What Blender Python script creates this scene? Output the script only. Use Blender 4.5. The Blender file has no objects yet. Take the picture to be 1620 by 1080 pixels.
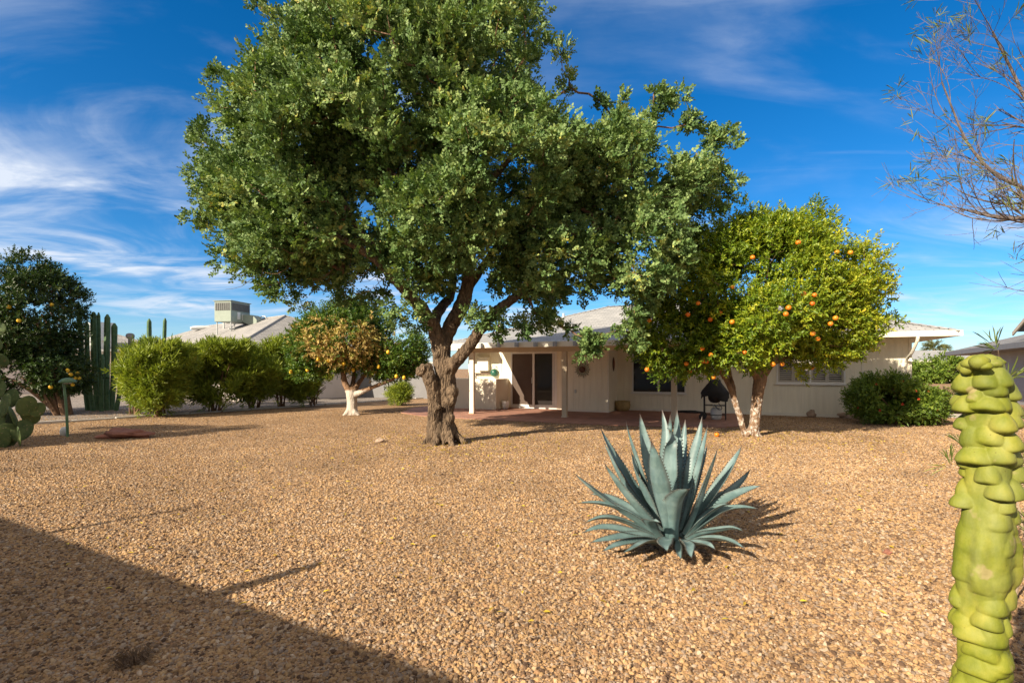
import bpy, math, random
import numpy as np
from mathutils import Vector, Matrix, noise as mnoise

R = math.radians
scene = bpy.context.scene
COL = scene.collection

# ------------------------------------------------------------------ camera, light, exposure
H, F, CX, HY = 1.5, 810.0, 810.0, 583.0      # eye height, focal length / centre / horizon in photo pixels
cam_d = bpy.data.cameras.new('camera')
cam_d.sensor_width = 36.0
cam_d.lens = F / 1620 * 36
cam_d.shift_y = (HY - 540) / 1620
cam_d.clip_start = 0.05
cam_d.clip_end = 6000
cam = bpy.data.objects.new('camera', cam_d)
COL.objects.link(cam)
cam.location = (0, 0, H)
cam.rotation_euler = (R(90), 0, 0)
scene.camera = cam

SUN_EL = R(29)
SUN_H = (0.73, 0.683)                        # horizontal travel of the light
sun_d = bpy.data.lights.new('sun', 'SUN')
sun_d.energy = 5.0
sun_d.angle = R(0.5)
sun_d.color = (1.0, 0.86, 0.66)
sun = bpy.data.objects.new('sun', sun_d)
COL.objects.link(sun)
sun.location = (-20, -20, 20)
sdir = Vector((SUN_H[0] * math.cos(SUN_EL), SUN_H[1] * math.cos(SUN_EL), -math.sin(SUN_EL)))
sun.rotation_euler = sdir.to_track_quat('-Z', 'Y').to_euler()

world = bpy.data.worlds.new('World')
scene.world = world
world.use_nodes = True
wn, wl = world.node_tree.nodes, world.node_tree.links
wn.clear()


def wnode(t, **k):
    n = wn.new(t)
    for a, b in k.items():
        setattr(n, a, b)
    return n


w_out = wnode('ShaderNodeOutputWorld')
w_bg = wnode('ShaderNodeBackground')
w_bg.inputs[1].default_value = 0.118
sky = wnode('ShaderNodeTexSky', sky_type='NISHITA')
sky.sun_disc = False
sky.sun_elevation = SUN_EL
sky.sun_rotation = math.atan2(-SUN_H[0], -SUN_H[1])
sky.altitude = 600
sky.air_density = 1.0
sky.dust_density = 0.35
sky.ozone_density = 3.0
hsv = wnode('ShaderNodeHueSaturation')
hsv.inputs['Saturation'].default_value = 1.24
hsv.inputs['Value'].default_value = 0.66
tint = wnode('ShaderNodeMix', data_type='RGBA', blend_type='MULTIPLY')
tint.inputs['Factor'].default_value = 1.0
tint.inputs['B'].default_value = (0.72, 0.885, 1.04, 1)
wl.new(sky.outputs[0], tint.inputs['A'])
wl.new(tint.outputs['Result'], hsv.inputs['Color'])
# thin high cloud: noise on a plane overhead
tc = wnode('ShaderNodeTexCoord')
sep = wnode('ShaderNodeSeparateXYZ')
wl.new(tc.outputs['Generated'], sep.inputs[0])


def wmath(op, a, b=None, clamp=False):
    n = wnode('ShaderNodeMath', operation=op)
    n.use_clamp = clamp
    for i, v in enumerate((a, b)):
        if v is None:
            continue
        if isinstance(v, (int, float)):
            n.inputs[i].default_value = v
        else:
            wl.new(v, n.inputs[i])
    return n.outputs[0]


zc = wmath('ADD', wmath('MAXIMUM', sep.outputs['Z'], 0.0), 0.09)
px_ = wmath('DIVIDE', sep.outputs['X'], zc)
py_ = wmath('DIVIDE', sep.outputs['Y'], zc)
comb = wnode('ShaderNodeCombineXYZ')
wl.new(px_, comb.inputs[0])
wl.new(py_, comb.inputs[1])


def wnoise(scale, sx, sy, rot, loc, detail=8, rough=0.6, dist=0.6):
    m = wnode('ShaderNodeMapping')
    m.inputs['Scale'].default_value = (sx, sy, 1)
    m.inputs['Rotation'].default_value = (0, 0, R(rot))
    m.inputs['Location'].default_value = loc
    wl.new(comb.outputs[0], m.inputs[0])
    n = wnode('ShaderNodeTexNoise')
    n.inputs['Scale'].default_value = scale
    n.inputs['Detail'].default_value = detail
    n.inputs['Roughness'].default_value = rough
    n.inputs['Distortion'].default_value = dist
    wl.new(m.outputs[0], n.inputs['Vector'])
    return n.outputs['Fac']


def wrange(v, a, b, c=0.0, d=1.0):
    n = wnode('ShaderNodeMapRange')
    n.interpolation_type = 'SMOOTHSTEP'
    n.inputs[1].default_value = a
    n.inputs[2].default_value = b
    n.inputs[3].default_value = c
    n.inputs[4].default_value = d
    wl.new(v, n.inputs[0])
    return n.outputs[0]


cl_a = wrange(wnoise(1.1, 0.7, 1.15, -32, (3.4, 1.1, 0), 9, 0.56, 1.2), 0.40, 0.80)
cl_b = wrange(wnoise(0.55, 0.5, 1.0, 12, (7.7, 2.1, 0), 6, 0.55, 0.4), 0.33, 0.60)
fine = wrange(wnoise(2.4, 0.5, 1.6, -38, (1.3, 5.2, 0), 10, 0.62, 1.0), 0.30, 0.78, 0.40, 1.0)
cloud = wmath('MULTIPLY', wmath('MULTIPLY', cl_a, cl_b), fine)
# more cloud to the left and low down
left = wrange(sep.outputs['X'], -0.6, 0.35, 1.0, 0.50)
low = wrange(sep.outputs['Z'], 0.02, 0.58, 1.15, 0.30)
cloud = wmath('MULTIPLY', wmath('MULTIPLY', cloud, left), low)
hazeb = wrange(sep.outputs['Z'], -0.02, 0.14, 0.20, 0.0)


def puff(cx, cy, rx, ry, amount):
    dx = wmath('DIVIDE', wmath('SUBTRACT', px_, cx), rx)
    dy = wmath('DIVIDE', wmath('SUBTRACT', py_, cy), ry)
    r_ = wmath('SQRT', wmath('ADD', wmath('MULTIPLY', dx, dx), wmath('MULTIPLY', dy, dy)))
    return wrange(r_, 0.1, 1.0, amount, 0.0)


soft = wrange(wnoise(1.7, 0.8, 1.3, -40, (5.1, 0.4, 0), 9, 0.58, 1.3), 0.36, 0.68)
patchy = wmath('ADD', wmath('ADD', puff(-2.15, 3.45, 0.62, 0.75, 0.40), puff(-1.75, 1.95, 0.75, 0.55, 0.14)), wmath('ADD', puff(0.62, 1.28, 0.22, 0.16, 0.22), puff(-2.9, 4.3, 0.9, 0.9, 0.35)))
streak = wrange(wnoise(1.3, 0.35, 1.7, 9, (9.3, 3.3, 0), 8, 0.6, 0.7), 0.50, 0.80, 0.0, 0.16)
streak = wmath('MULTIPLY', streak, wrange(sep.outputs['X'], -0.2, 0.3))
cloud = wmath('ADD', wmath('ADD', cloud, wmath('MULTIPLY', soft, patchy)), streak)
cloud = wmath('MINIMUM', wmath('ADD', wmath('MULTIPLY', cloud, 2.1), hazeb), 0.92)
cmix = wnode('ShaderNodeMix', data_type='RGBA')
wl.new(cloud, cmix.inputs['Factor'])
wl.new(hsv.outputs[0], cmix.inputs['A'])
cmix.inputs['B'].default_value = (3.7, 4.0, 4.5, 1)
# added warm cloud, out of view overhead and behind the camera, filling the shade
fill_veil = wmath('MAXIMUM', wrange(sep.outputs['Z'], 0.64, 0.86), wrange(sep.outputs['Y'], 0.05, -0.45))
fill_veil = wmath('MULTIPLY', fill_veil, wrange(wnoise(0.7, 0.6, 1.1, 20, (2.2, 4.4, 0), 6, 0.55, 0.5), 0.25, 0.6, 0.45, 0.9))
vmix = wnode('ShaderNodeMix', data_type='RGBA')
wl.new(fill_veil, vmix.inputs['Factor'])
wl.new(cmix.outputs['Result'], vmix.inputs['A'])
vmix.inputs['B'].default_value = (3.6, 3.2, 2.7, 1)
wl.new(vmix.outputs['Result'], w_bg.inputs[0])
wl.new(w_bg.outputs[0], w_out.inputs[0])

vs = scene.view_settings
vs.view_transform = 'Standard'
vs.look = 'None'
vs.gamma = 1
vs.exposure = 0.95
scene.cycles.max_bounces = 8
scene.cycles.diffuse_bounces = 6
scene.cycles.transparent_max_bounces = 4


# ------------------------------------------------------------------ helpers
def P(px, py, d):
    """point seen at a photo pixel, at depth d"""
    return np.array([(px - CX) * d / F, d, H + (HY - py) * d / F])


def G(px, py):
    """ground point seen at a photo pixel"""
    d = F * H / (py - HY)
    return np.array([(px - CX) * d / F, d, 0.0])


def thing(name, label, cat, loc=(0, 0, 0), rotz=0.0, group=None):
    o = bpy.data.objects.new(name, None)
    COL.objects.link(o)
    o.empty_display_size = 0.2
    o.location = tuple(loc)
    o.rotation_euler = (0, 0, rotz)
    tag(o, label, cat, group)
    return o


def tag(o, label, cat, group=None):
    o['label'] = label
    o['category'] = cat
    if group:
        o['group'] = group
    return o


class MB:
    def __init__(self):
        self.v, self.f, self.n = [], [], 0

    def add(self, verts, faces):
        verts = np.asarray(verts, float).reshape(-1, 3)
        o = self.n
        self.v.append(verts)
        self.f.extend([tuple(i + o for i in f) for f in faces])
        self.n += len(verts)
        return self

    def box(self, x0, x1, y0, y1, z0, z1):
        v = [(x, y, z) for z in (z0, z1) for y in (y0, y1) for x in (x0, x1)]
        return self.add(v, [(0, 2, 3, 1), (4, 5, 7, 6), (0, 1, 5, 4), (2, 6, 7, 3), (0, 4, 6, 2), (1, 3, 7, 5)])

    def prism(self, poly, z0, z1):
        n = len(poly)
        v = [(p[0], p[1], z0) for p in poly] + [(p[0], p[1], z1) for p in poly]
        f = [tuple(range(n))[::-1], tuple(range(n, 2 * n))]
        f += [(i, (i + 1) % n, n + (i + 1) % n, n + i) for i in range(n)]
        return self.add(v, f)

    def prism_x(self, poly, x0, x1):
        n = len(poly)
        v = [(x0, p[0], p[1]) for p in poly] + [(x1, p[0], p[1]) for p in poly]
        f = [tuple(range(n))[::-1], tuple(range(n, 2 * n))]
        f += [(i, (i + 1) % n, n + (i + 1) % n, n + i) for i in range(n)]
        return self.add(v, f)

    def prism_y(self, poly, y0, y1):
        n = len(poly)
        v = [(p[0], y0, p[1]) for p in poly] + [(p[0], y1, p[1]) for p in poly]
        f = [tuple(range(n)), tuple(range(n, 2 * n))[::-1]]
        f += [(i, n + i, n + (i + 1) % n, (i + 1) % n) for i in range(n)]
        return self.add(v, f)

    def tube(self, pts, rad, sides=8, cap=True):
        pts = np.asarray(pts, float)
        n = len(pts)
        rad = np.broadcast_to(np.asarray(rad, float), (n,))
        t = np.gradient(pts, axis=0)
        t /= np.linalg.norm(t, axis=1)[:, None] + 1e-9
        ref = np.array([0.0, 0, 1]) if abs(t[0][2]) < 0.9 else np.array([1.0, 0, 0])
        a = np.cross(t, ref)
        bad = np.linalg.norm(a, axis=1) < 1e-3
        a[bad] = (1, 0, 0)
        a /= np.linalg.norm(a, axis=1)[:, None]
        b = np.cross(t, a)
        ang = np.linspace(0, 2 * np.pi, sides, endpoint=False)
        ring = (np.cos(ang)[None, :, None] * a[:, None, :] + np.sin(ang)[None, :, None] * b[:, None, :]) * rad[:, None, None]
        v = (pts[:, None, :] + ring).reshape(-1, 3)
        f = []
        for i in range(n - 1):
            for j in range(sides):
                k = (j + 1) % sides
                f.append((i * sides + j, i * sides + k, (i + 1) * sides + k, (i + 1) * sides + j))
        if cap:
            f.append(tuple(range(sides))[::-1])
            f.append(tuple(range((n - 1) * sides, n * sides)))
        return self.add(v, f)

    def lathe(self, prof, c=(0, 0, 0), seg=20):
        prof = np.asarray(prof, float)
        ang = np.linspace(0, 2 * np.pi, seg, endpoint=False)
        n = len(prof)
        v = np.zeros((n, seg, 3))
        v[:, :, 0] = c[0] + prof[:, 0][:, None] * np.cos(ang)
        v[:, :, 1] = c[1] + prof[:, 0][:, None] * np.sin(ang)
        v[:, :, 2] = c[2] + prof[:, 1][:, None]
        f = []
        for i in range(n - 1):
            for j in range(seg):
                k = (j + 1) % seg
                f.append((i * seg + j, i * seg + k, (i + 1) * seg + k, (i + 1) * seg + j))
        f.append(tuple(range(seg))[::-1])
        f.append(tuple(range((n - 1) * seg, n * seg)))
        return self.add(v.reshape(-1, 3), f)

    def ellipsoid(self, c, r, rot=None, seg=16, rings=10, bump=0.0, seed=0, freq=2.0):
        v, f = [], []
        th = np.linspace(0, np.pi, rings + 1)
        for i in range(rings + 1):
            for j in range(seg):
                ph = 2 * np.pi * j / seg
                p = np.array([np.sin(th[i]) * np.cos(ph), np.sin(th[i]) * np.sin(ph), np.cos(th[i])])
                k = 1.0
                if bump:
                    k += bump * mnoise.noise(Vector(p * freq) + Vector((seed * 3.7, seed * 1.3, 0)))
                q = p * k * np.asarray(r)
                if rot is not None:
                    q = np.array(rot @ Vector(q))
                v.append(q + np.asarray(c))
        for i in range(rings):
            for j in range(seg):
                k = (j + 1) % seg
                f.append((i * seg + j, (i + 1) * seg + j, (i + 1) * seg + k, i * seg + k))
        return self.add(v, f)

    def build(self, name, mat, parent=None, origin=None, smooth=False, bevel=0.0, merge=False):
        v = np.concatenate(self.v) if self.v else np.zeros((0, 3))
        if origin is not None:
            v = v - np.asarray(origin, float)
        me = bpy.data.meshes.new(name)
        me.from_pydata(v.tolist(), [], self.f)
        me.validate()
        if smooth:
            me.polygons.foreach_set('use_smooth', np.ones(len(me.polygons), bool))
        me.materials.append(mat)
        me.update()
        o = bpy.data.objects.new(name, me)
        COL.objects.link(o)
        if parent:
            o.parent = parent
        if merge:
            w = o.modifiers.new('weld', 'WELD')
            w.merge_threshold = 1e-4
        if bevel:
            m = o.modifiers.new('bevel', 'BEVEL')
            m.width = bevel
            m.segments = 2
            m.limit_method = 'ANGLE'
        return o


def catmull(pts, step):
    pts = np.asarray(pts, float)
    q = np.vstack([2 * pts[0] - pts[1], pts, 2 * pts[-1] - pts[-2]])
    out = []
    for i in range(1, len(q) - 2):
        p0, p1, p2, p3 = q[i - 1], q[i], q[i + 1], q[i + 2]
        n = max(2, int(np.linalg.norm((p2 - p1)[:3]) / step))
        for t in np.linspace(0, 1, n, endpoint=False):
            out.append(0.5 * ((2 * p1) + (-p0 + p2) * t + (2 * p0 - 5 * p1 + 4 * p2 - p3) * t ** 2 + (-p0 + 3 * p1 - 3 * p2 + p3) * t ** 3))
    out.append(pts[-1])
    return np.array(out)


# ------------------------------------------------------------------ materials
class Mt:
    def __init__(self, name):
        self.m = bpy.data.materials.new(name)
        self.m.use_nodes = True
        self.t = self.m.node_tree
        self.n, self.l = self.t.nodes, self.t.links
        self.b = self.n['Principled BSDF']
        self.b.inputs['Roughness'].default_value = 0.8

    def node(self, t, **k):
        n = self.n.new(t)
        for a, b in k.items():
            setattr(n, a, b)
        return n

    def link(self, a, b):
        self.l.new(a, b)

    def coord(self, scale=(1, 1, 1), kind='Object', rot=(0, 0, 0)):
        c = self.node('ShaderNodeTexCoord')
        m = self.node('ShaderNodeMapping')
        m.inputs['Scale'].default_value = scale
        m.inputs['Rotation'].default_value = rot
        self.link(c.outputs[kind], m.inputs[0])
        return m.outputs[0]

    def noise(self, vec, scale, detail=5, rough=0.55, dist=0.0):
        n = self.node('ShaderNodeTexNoise')
        n.inputs['Scale'].default_value = scale
        n.inputs['Detail'].default_value = detail
        n.inputs['Roughness'].default_value = rough
        n.inputs['Distortion'].default_value = dist
        if vec is not None:
            self.link(vec, n.inputs['Vector'])
        return n.outputs['Fac']

    def voronoi(self, vec, scale, feature='F1'):
        n = self.node('ShaderNodeTexVoronoi', feature=feature)
        n.inputs['Scale'].default_value = scale
        if vec is not None:
            self.link(vec, n.inputs['Vector'])
        return n

    def ramp(self, fac, stops, interp='LINEAR'):
        n = self.node('ShaderNodeValToRGB')
        e = n.color_ramp.elements
        n.color_ramp.interpolation = interp
        while len(e) < len(stops):
            e.new(0.5)
        for i, (p, c) in enumerate(stops):
            e[i].position = p
            e[i].color = (*c, 1) if len(c) == 3 else c
        self.link(fac, n.inputs[0])
        return n.outputs[0]

    def math(self, op, a, b=None):
        n = self.node('ShaderNodeMath', operation=op)
        for i, v in enumerate((a, b)):
            if v is None:
                continue
            if isinstance(v, (int, float)):
                n.inputs[i].default_value = v
            else:
                self.link(v, n.inputs[i])
        return n.outputs[0]

    def mix(self, fac, a, b, blend='MIX'):
        n = self.node('ShaderNodeMix', data_type='RGBA', blend_type=blend)
        for s, v in (('Factor', fac), ('A', a), ('B', b)):
            if isinstance(v, (int, float)):
                n.inputs[s].default_value = v
            elif isinstance(v, tuple):
                n.inputs[s].default_value = (*v, 1)
            else:
                self.link(v, n.inputs[s])
        return n.outputs['Result']

    def bump(self, h, strength=0.5, dist=0.02):
        n = self.node('ShaderNodeBump')
        n.inputs['Strength'].default_value = strength
        n.inputs['Distance'].default_value = dist
        self.link(h, n.inputs['Height'])
        self.link(n.outputs[0], self.b.inputs['Normal'])
        return n

    def attr(self, name, kind='GEOMETRY'):
        a = self.node('ShaderNodeAttribute', attribute_type=kind)
        a.attribute_name = name
        return a

    def color(self, c):
        if isinstance(c, tuple):
            self.b.inputs['Base Color'].default_value = (*c, 1)
        else:
            self.link(c, self.b.inputs['Base Color'])
        return self


def paint(name, col, rough=0.6, var=0.12, scale=2.5, bump=0.15, metallic=0.0, fine=60):
    m = Mt(name)
    v = m.coord()
    n = m.noise(v, scale, 6, 0.6)
    lo = tuple(c * (1 - var) for c in col)
    hi = tuple(min(1, c * (1 + var)) for c in col)
    m.color(m.ramp(n, [(0.3, lo), (0.7, hi)]))
    m.b.inputs['Roughness'].default_value = rough
    m.b.inputs['Metallic'].default_value = metallic
    if bump:
        m.bump(m.noise(v, fine, 4), bump, 0.004)
    return m.m


STONE = [(0.0, (0.10, 0.062, 0.040)), (0.14, (0.20, 0.130, 0.080)), (0.30, (0.42, 0.275, 0.135)), (0.48, (0.53, 0.355, 0.18)),
         (0.62, (0.34, 0.205, 0.11)), (0.74, (0.56, 0.41, 0.25)), (0.85, (0.27, 0.21, 0.16)), (0.94, (0.44, 0.35, 0.26)), (1.0, (0.62, 0.50, 0.36))]


def gravel_mat(name, stops, scale=42.0, tint=None):
    m = Mt(name)
    v = m.coord()
    vo = m.voronoi(v, scale)
    vo.inputs['Randomness'].default_value = 1.0
    sp = m.node('ShaderNodeSeparateColor')
    m.link(vo.outputs['Color'], sp.inputs[0])
    col = m.ramp(sp.outputs[0], stops)
    big = m.ramp(m.noise(v, 0.35, 5, 0.6), [(0.3, (0.80, 0.78, 0.76)), (0.7, (1.08, 1.08, 1.08))])
    col = m.mix(1.0, col, big, 'MULTIPLY')
    mid = m.ramp(m.noise(v, 3.0, 4, 0.6), [(0.3, (0.86, 0.84, 0.82)), (0.7, (1.06, 1.06, 1.05))])
    col = m.mix(1.0, col, mid, 'MULTIPLY')
    col = m.mix(1.0, col, (0.86, 0.815, 0.81), 'MULTIPLY')
    m.color(col)
    m.b.inputs['Roughness'].default_value = 0.92
    m.b.inputs['Specular IOR Level'].default_value = 0.2
    hgt = m.math('ADD', m.math('MULTIPLY', m.math('SUBTRACT', 1.0, vo.outputs['Distance']), 1.0), m.math('MULTIPLY', m.noise(v, 11, 4), 1.2))
    m.bump(hgt, 0.7, 0.009)
    return m.m


M_GRAVEL = gravel_mat('tan_gravel', STONE, 85)
M_GREY_GRAVEL = gravel_mat('grey_gravel', [(0.0, (0.10, 0.095, 0.09)), (0.4, (0.24, 0.225, 0.21)), (0.7, (0.33, 0.31, 0.29)), (1.0, (0.5, 0.47, 0.44))], 30)

m = Mt('gravel_stone')
a = m.attr('rnd', 'INSTANCER')
sv = m.coord()
col = m.ramp(a.outputs['Fac'], STONE)
pa = m.attr('patch', 'INSTANCER')
col = m.mix(1.0, col, m.ramp(pa.outputs['Fac'], [(0.0, (0.60, 0.58, 0.58)), (0.5, (0.82, 0.795, 0.785)), (1.0, (1.0, 0.975, 0.965))]), 'MULTIPLY')
m.color(m.mix(1.0, col, m.ramp(m.noise(sv, 2.0, 4), [(0.3, (0.82, 0.8, 0.78)), (0.7, (1.1, 1.1, 1.1))]), 'MULTIPLY'))
m.b.inputs['Roughness'].default_value = 0.85
m.b.inputs['Specular IOR Level'].default_value = 0.25
M_STONE = m.m


def leaf_mat(name, stops, rough=0.45, trans=0.25, spec=0.4):
    m = Mt(name)
    a = m.attr('rnd')
    col = m.ramp(a.outputs['Fac'], stops)
    m.color(col)
    m.b.inputs['Roughness'].default_value = rough
    m.b.inputs['Specular IOR Level'].default_value = spec
    tr = m.node('ShaderNodeBsdfTranslucent')
    m.link(m.mix(1.0, col, (1.25, 1.3, 0.55), 'MULTIPLY'), tr.inputs[0])
    mx = m.node('ShaderNodeMixShader')
    mx.inputs[0].default_value = trans
    out = m.n['Material Output']
    m.link(m.b.outputs[0], mx.inputs[1])
    m.link(tr.outputs[0], mx.inputs[2])
    m.link(mx.outputs[0], out.inputs[0])
    return m.m


M_CAROB = leaf_mat('carob_leaf', [(0.0, (0.040, 0.090, 0.026)), (0.35, (0.090, 0.160, 0.048)), (0.65, (0.185, 0.275, 0.090)), (0.88, (0.33, 0.41, 0.15)), (0.95, (0.46, 0.45, 0.10)), (1.0, (0.45, 0.32, 0.14))], 0.5, 0.20, 0.22)
M_CITRUS = leaf_mat('orange_leaf', [(0.0, (0.05, 0.11, 0.012)), (0.35, (0.15, 0.235, 0.018)), (0.65, (0.31, 0.37, 0.026)), (0.88, (0.50, 0.50, 0.035)), (1.0, (0.60, 0.48, 0.05))], 0.4, 0.30, 0.4)
M_LEMON = leaf_mat('lemon_leaf', [(0.0, (0.03, 0.08, 0.012)), (0.5, (0.09, 0.17, 0.025)), (0.85, (0.17, 0.24, 0.03)), (1.0, (0.30, 0.30, 0.05))], 0.4, 0.26)
M_DRYLEAF = leaf_mat('dry_leaf', [(0.0, (0.30, 0.18, 0.07)), (0.35, (0.46, 0.32, 0.12)), (0.65, (0.56, 0.44, 0.17)), (1.0, (0.34, 0.40, 0.08))], 0.7, 0.2, 0.2)
M_DARKCITRUS = leaf_mat('dark_citrus_leaf', [(0.0, (0.015, 0.04, 0.010)), (0.6, (0.045, 0.085, 0.018)), (1.0, (0.10, 0.12, 0.03))], 0.42, 0.2)
M_OLEANDER = leaf_mat('oleander_leaf', [(0.0, (0.08, 0.13, 0.02)), (0.5, (0.24, 0.31, 0.038)), (0.85, (0.38, 0.43, 0.06)), (1.0, (0.52, 0.47, 0.11))], 0.45, 0.28)
M_BUSH = leaf_mat('bush_leaf', [(0.0, (0.04, 0.09, 0.014)), (0.5, (0.14, 0.22, 0.028)), (0.9, (0.27, 0.34, 0.045)), (1.0, (0.40, 0.40, 0.06))], 0.42, 0.25)
M_REDLEAF = leaf_mat('red_flower', [(0.0, (0.30, 0.03, 0.015)), (1.0, (0.55, 0.08, 0.03))], 0.5, 0.2)
M_WILLOW = leaf_mat('willow_leaf', [(0.0, (0.07, 0.11, 0.03)), (0.6, (0.16, 0.21, 0.05)), (1.0, (0.34, 0.34, 0.10))], 0.5, 0.25)
M_PALM = leaf_mat('palm_leaf', [(0.0, (0.08, 0.10, 0.03)), (1.0, (0.22, 0.22, 0.07))], 0.5, 0.2)
M_LITTER = leaf_mat('litter_leaf', [(0.0, (0.40, 0.26, 0.03)), (0.6, (0.55, 0.42, 0.04)), (1.0, (0.30, 0.16, 0.05))], 0.6, 0.1)


def bark_mat(name, lo, hi, zs=0.35, strength=0.9, wash=None, dist=0.03, scale=14):
    m = Mt(name)
    v = m.coord((1, 1, zs))
    n = m.noise(v, scale, 8, 0.65, 0.6)
    n2 = m.noise(m.coord(), 2.2, 4)
    vo = m.voronoi(v, scale * 1.3, 'DISTANCE_TO_EDGE')
    fac = m.math('ADD', m.math('MULTIPLY', n, 0.75), m.math('MULTIPLY', n2, 0.25))
    col = m.ramp(fac, [(0.36, lo), (0.5, tuple(a * .45 + b * .55 for a, b in zip(lo, hi))), (0.64, hi)])
    hgt = m.math('ADD', n, m.math('MULTIPLY', m.math('MINIMUM', vo.outputs['Distance'], 0.25), 1.6))
    if wash:
        geo = m.node('ShaderNodeTexCoord')
        sp = m.node('ShaderNodeSeparateXYZ')
        m.link(geo.outputs['Object'], sp.inputs[0])
        nn = m.noise(m.coord((1, 1, 0.5)), 9, 6, 0.7)
        edge = m.math('ADD', sp.outputs['Z'], m.math('MULTIPLY', m.math('SUBTRACT', nn, 0.5), wash[1]))
        mr = m.node('ShaderNodeMapRange')
        mr.inputs[1].default_value = wash[0] - 0.03
        mr.inputs[2].default_value = wash[0] + 0.03
        mr.inputs[3].default_value = 1
        mr.inputs[4].default_value = 0
        m.link(edge, mr.inputs[0])
        flake = m.ramp(m.noise(m.coord((1, 1, 0.6)), 16, 6, 0.7), [(wash[2] - 0.06, (0, 0, 0)), (wash[2] + 0.02, (1, 1, 1))])
        fc = m.math('MULTIPLY', mr.outputs[0], flake)
        col = m.mix(fc, col, (0.52, 0.46, 0.40))
    m.color(col)
    m.b.inputs['Roughness'].default_value = 0.9
    m.b.inputs['Specular IOR Level'].default_value = 0.2
    m.bump(hgt, strength, dist)
    return m.m


M_BARK = bark_mat('carob_bark', (0.030, 0.020, 0.015), (0.245, 0.175, 0.115), 0.35, 1.0, None, 0.05)
M_TWIG = bark_mat('twig_bark', (0.10, 0.06, 0.04), (0.26, 0.16, 0.10), 1.0, 0.3)
M_OBARK = bark_mat('orange_bark', (0.10, 0.062, 0.04), (0.30, 0.19, 0.115), 0.5, 0.7, (0.84, 0.14, 0.56))
M_LBARK = bark_mat('lemon_bark', (0.12, 0.07, 0.045), (0.32, 0.20, 0.12), 0.5, 0.6, (0.80, 0.06, 0.36))
M_WBARK = bark_mat('willow_bark', (0.060, 0.048, 0.045), (0.20, 0.165, 0.15), 0.6, 0.3)
M_DEADTWIG = bark_mat('dead_twig', (0.16, 0.12, 0.09), (0.40, 0.31, 0.22), 1.0, 0.2)


def siding_mat(name, col, groove=0.2, rot=0.0):
    m = Mt(name)
    v = m.coord()
    sp = m.node('ShaderNodeSeparateXYZ')
    m.link(v, sp.inputs[0])
    u = m.math('ADD', sp.outputs['X'], sp.outputs['Y'])
    fr = m.math('FRACT', m.math('DIVIDE', u, groove))
    g = m.math('LESS_THAN', fr, 0.05)
    n = m.ramp(m.noise(m.coord((6, 6, 0.5)), 2.0, 6, 0.6), [(0.3, tuple(c * 0.93 for c in col)), (0.7, tuple(min(1, c * 1.05) for c in col))])
    dirt = m.ramp(m.noise(v, 0.8, 5, 0.6), [(0.3, (0.93, 0.92, 0.90)), (0.65, (1, 1, 1))])
    m.color(m.mix(1.0, n, dirt, 'MULTIPLY'))
    m.b.inputs['Roughness'].default_value = 0.65
    hgt = m.math('ADD', m.math('MULTIPLY', g, -1.0), m.math('MULTIPLY', m.noise(m.coord((20, 20, 1.2)), 3, 4), 0.12))
    m.bump(hgt, 0.9, 0.012)
    return m.m


M_WALL = siding_mat('cream_siding', (0.89, 0.84, 0.69))
M_STUCCO = paint('cream_stucco', (0.80, 0.74, 0.61), 0.75, 0.06, 1.5, 0.5, 0, 90)
M_TRIM = paint('cream_trim', (0.80, 0.76, 0.65), 0.5, 0.07, 3, 0.12)
M_TAUPE = paint('taupe_beam', (0.60, 0.49, 0.35), 0.6, 0.08, 4, 0.15)
M_RAFTER = paint('grey_rafter_paint', (0.34, 0.355, 0.39), 0.6, 0.10, 4, 0.15)
M_WHITE = paint('white_frame', (0.78, 0.77, 0.74), 0.4, 0.04, 3, 0.05)
M_SOFFIT = paint('soffit_paint', (0.74, 0.67, 0.53), 0.7, 0.06, 3, 0.1)
M_BLACK = paint('black_paint', (0.018, 0.018, 0.020), 0.5, 0.3, 6, 0.1)
M_COVER = paint('black_cloth', (0.014, 0.014, 0.016), 0.7, 0.4, 5, 0.6, 0, 25)
M_TANK = paint('white_tank', (0.62, 0.62, 0.60), 0.4, 0.06, 6, 0.03)
M_METAL = paint('galvanised_metal', (0.50, 0.52, 0.51), 0.45, 0.12, 5, 0.05, 0.3)
M_ACGREEN = paint('pale_green_metal', (0.25, 0.30, 0.255), 0.5, 0.08, 3, 0.05)
M_ACDARK = paint('dark_grille', (0.10, 0.105, 0.10), 0.6, 0.2, 8, 0.1)
M_GREYWALL = paint('grey_stucco', (0.34, 0.33, 0.325), 0.8, 0.07, 1.5, 0.4, 0, 60)
M_PINKWALL = paint('pale_pink_stucco', (0.66, 0.58, 0.53), 0.8, 0.06, 1.5, 0.4, 0, 60)
M_GREYTRIM = paint('dark_grey_trim', (0.17, 0.165, 0.17), 0.6, 0.1, 3, 0.1)
M_CONC = paint('concrete', (0.48, 0.45, 0.41), 0.85, 0.12, 4, 0.5, 0, 40)
M_TERRA = paint('terracotta', (0.42, 0.30, 0.13), 0.7, 0.2, 10, 0.2)
M_REDROCK = paint('red_sandstone', (0.25, 0.105, 0.07), 0.9, 0.3, 9, 1.0, 0, 30)
M_ROCK = paint('brown_rock', (0.36, 0.26, 0.19), 0.9, 0.3, 9, 1.0, 0, 30)
M_GREENPAINT = paint('green_patina', (0.10, 0.19, 0.09), 0.5, 0.35, 8, 0.2)
M_DKGREEN = paint('dark_green_enamel', (0.02, 0.10, 0.07), 0.35, 0.3, 12, 0.1)
M_BROWN = paint('dark_brown', (0.10, 0.045, 0.025), 0.5, 0.3, 10, 0.2)
M_SUNPETAL = paint('bronze_petal', (0.33, 0.33, 0.25), 0.5, 0.25, 14, 0.1, 0.2)
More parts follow.
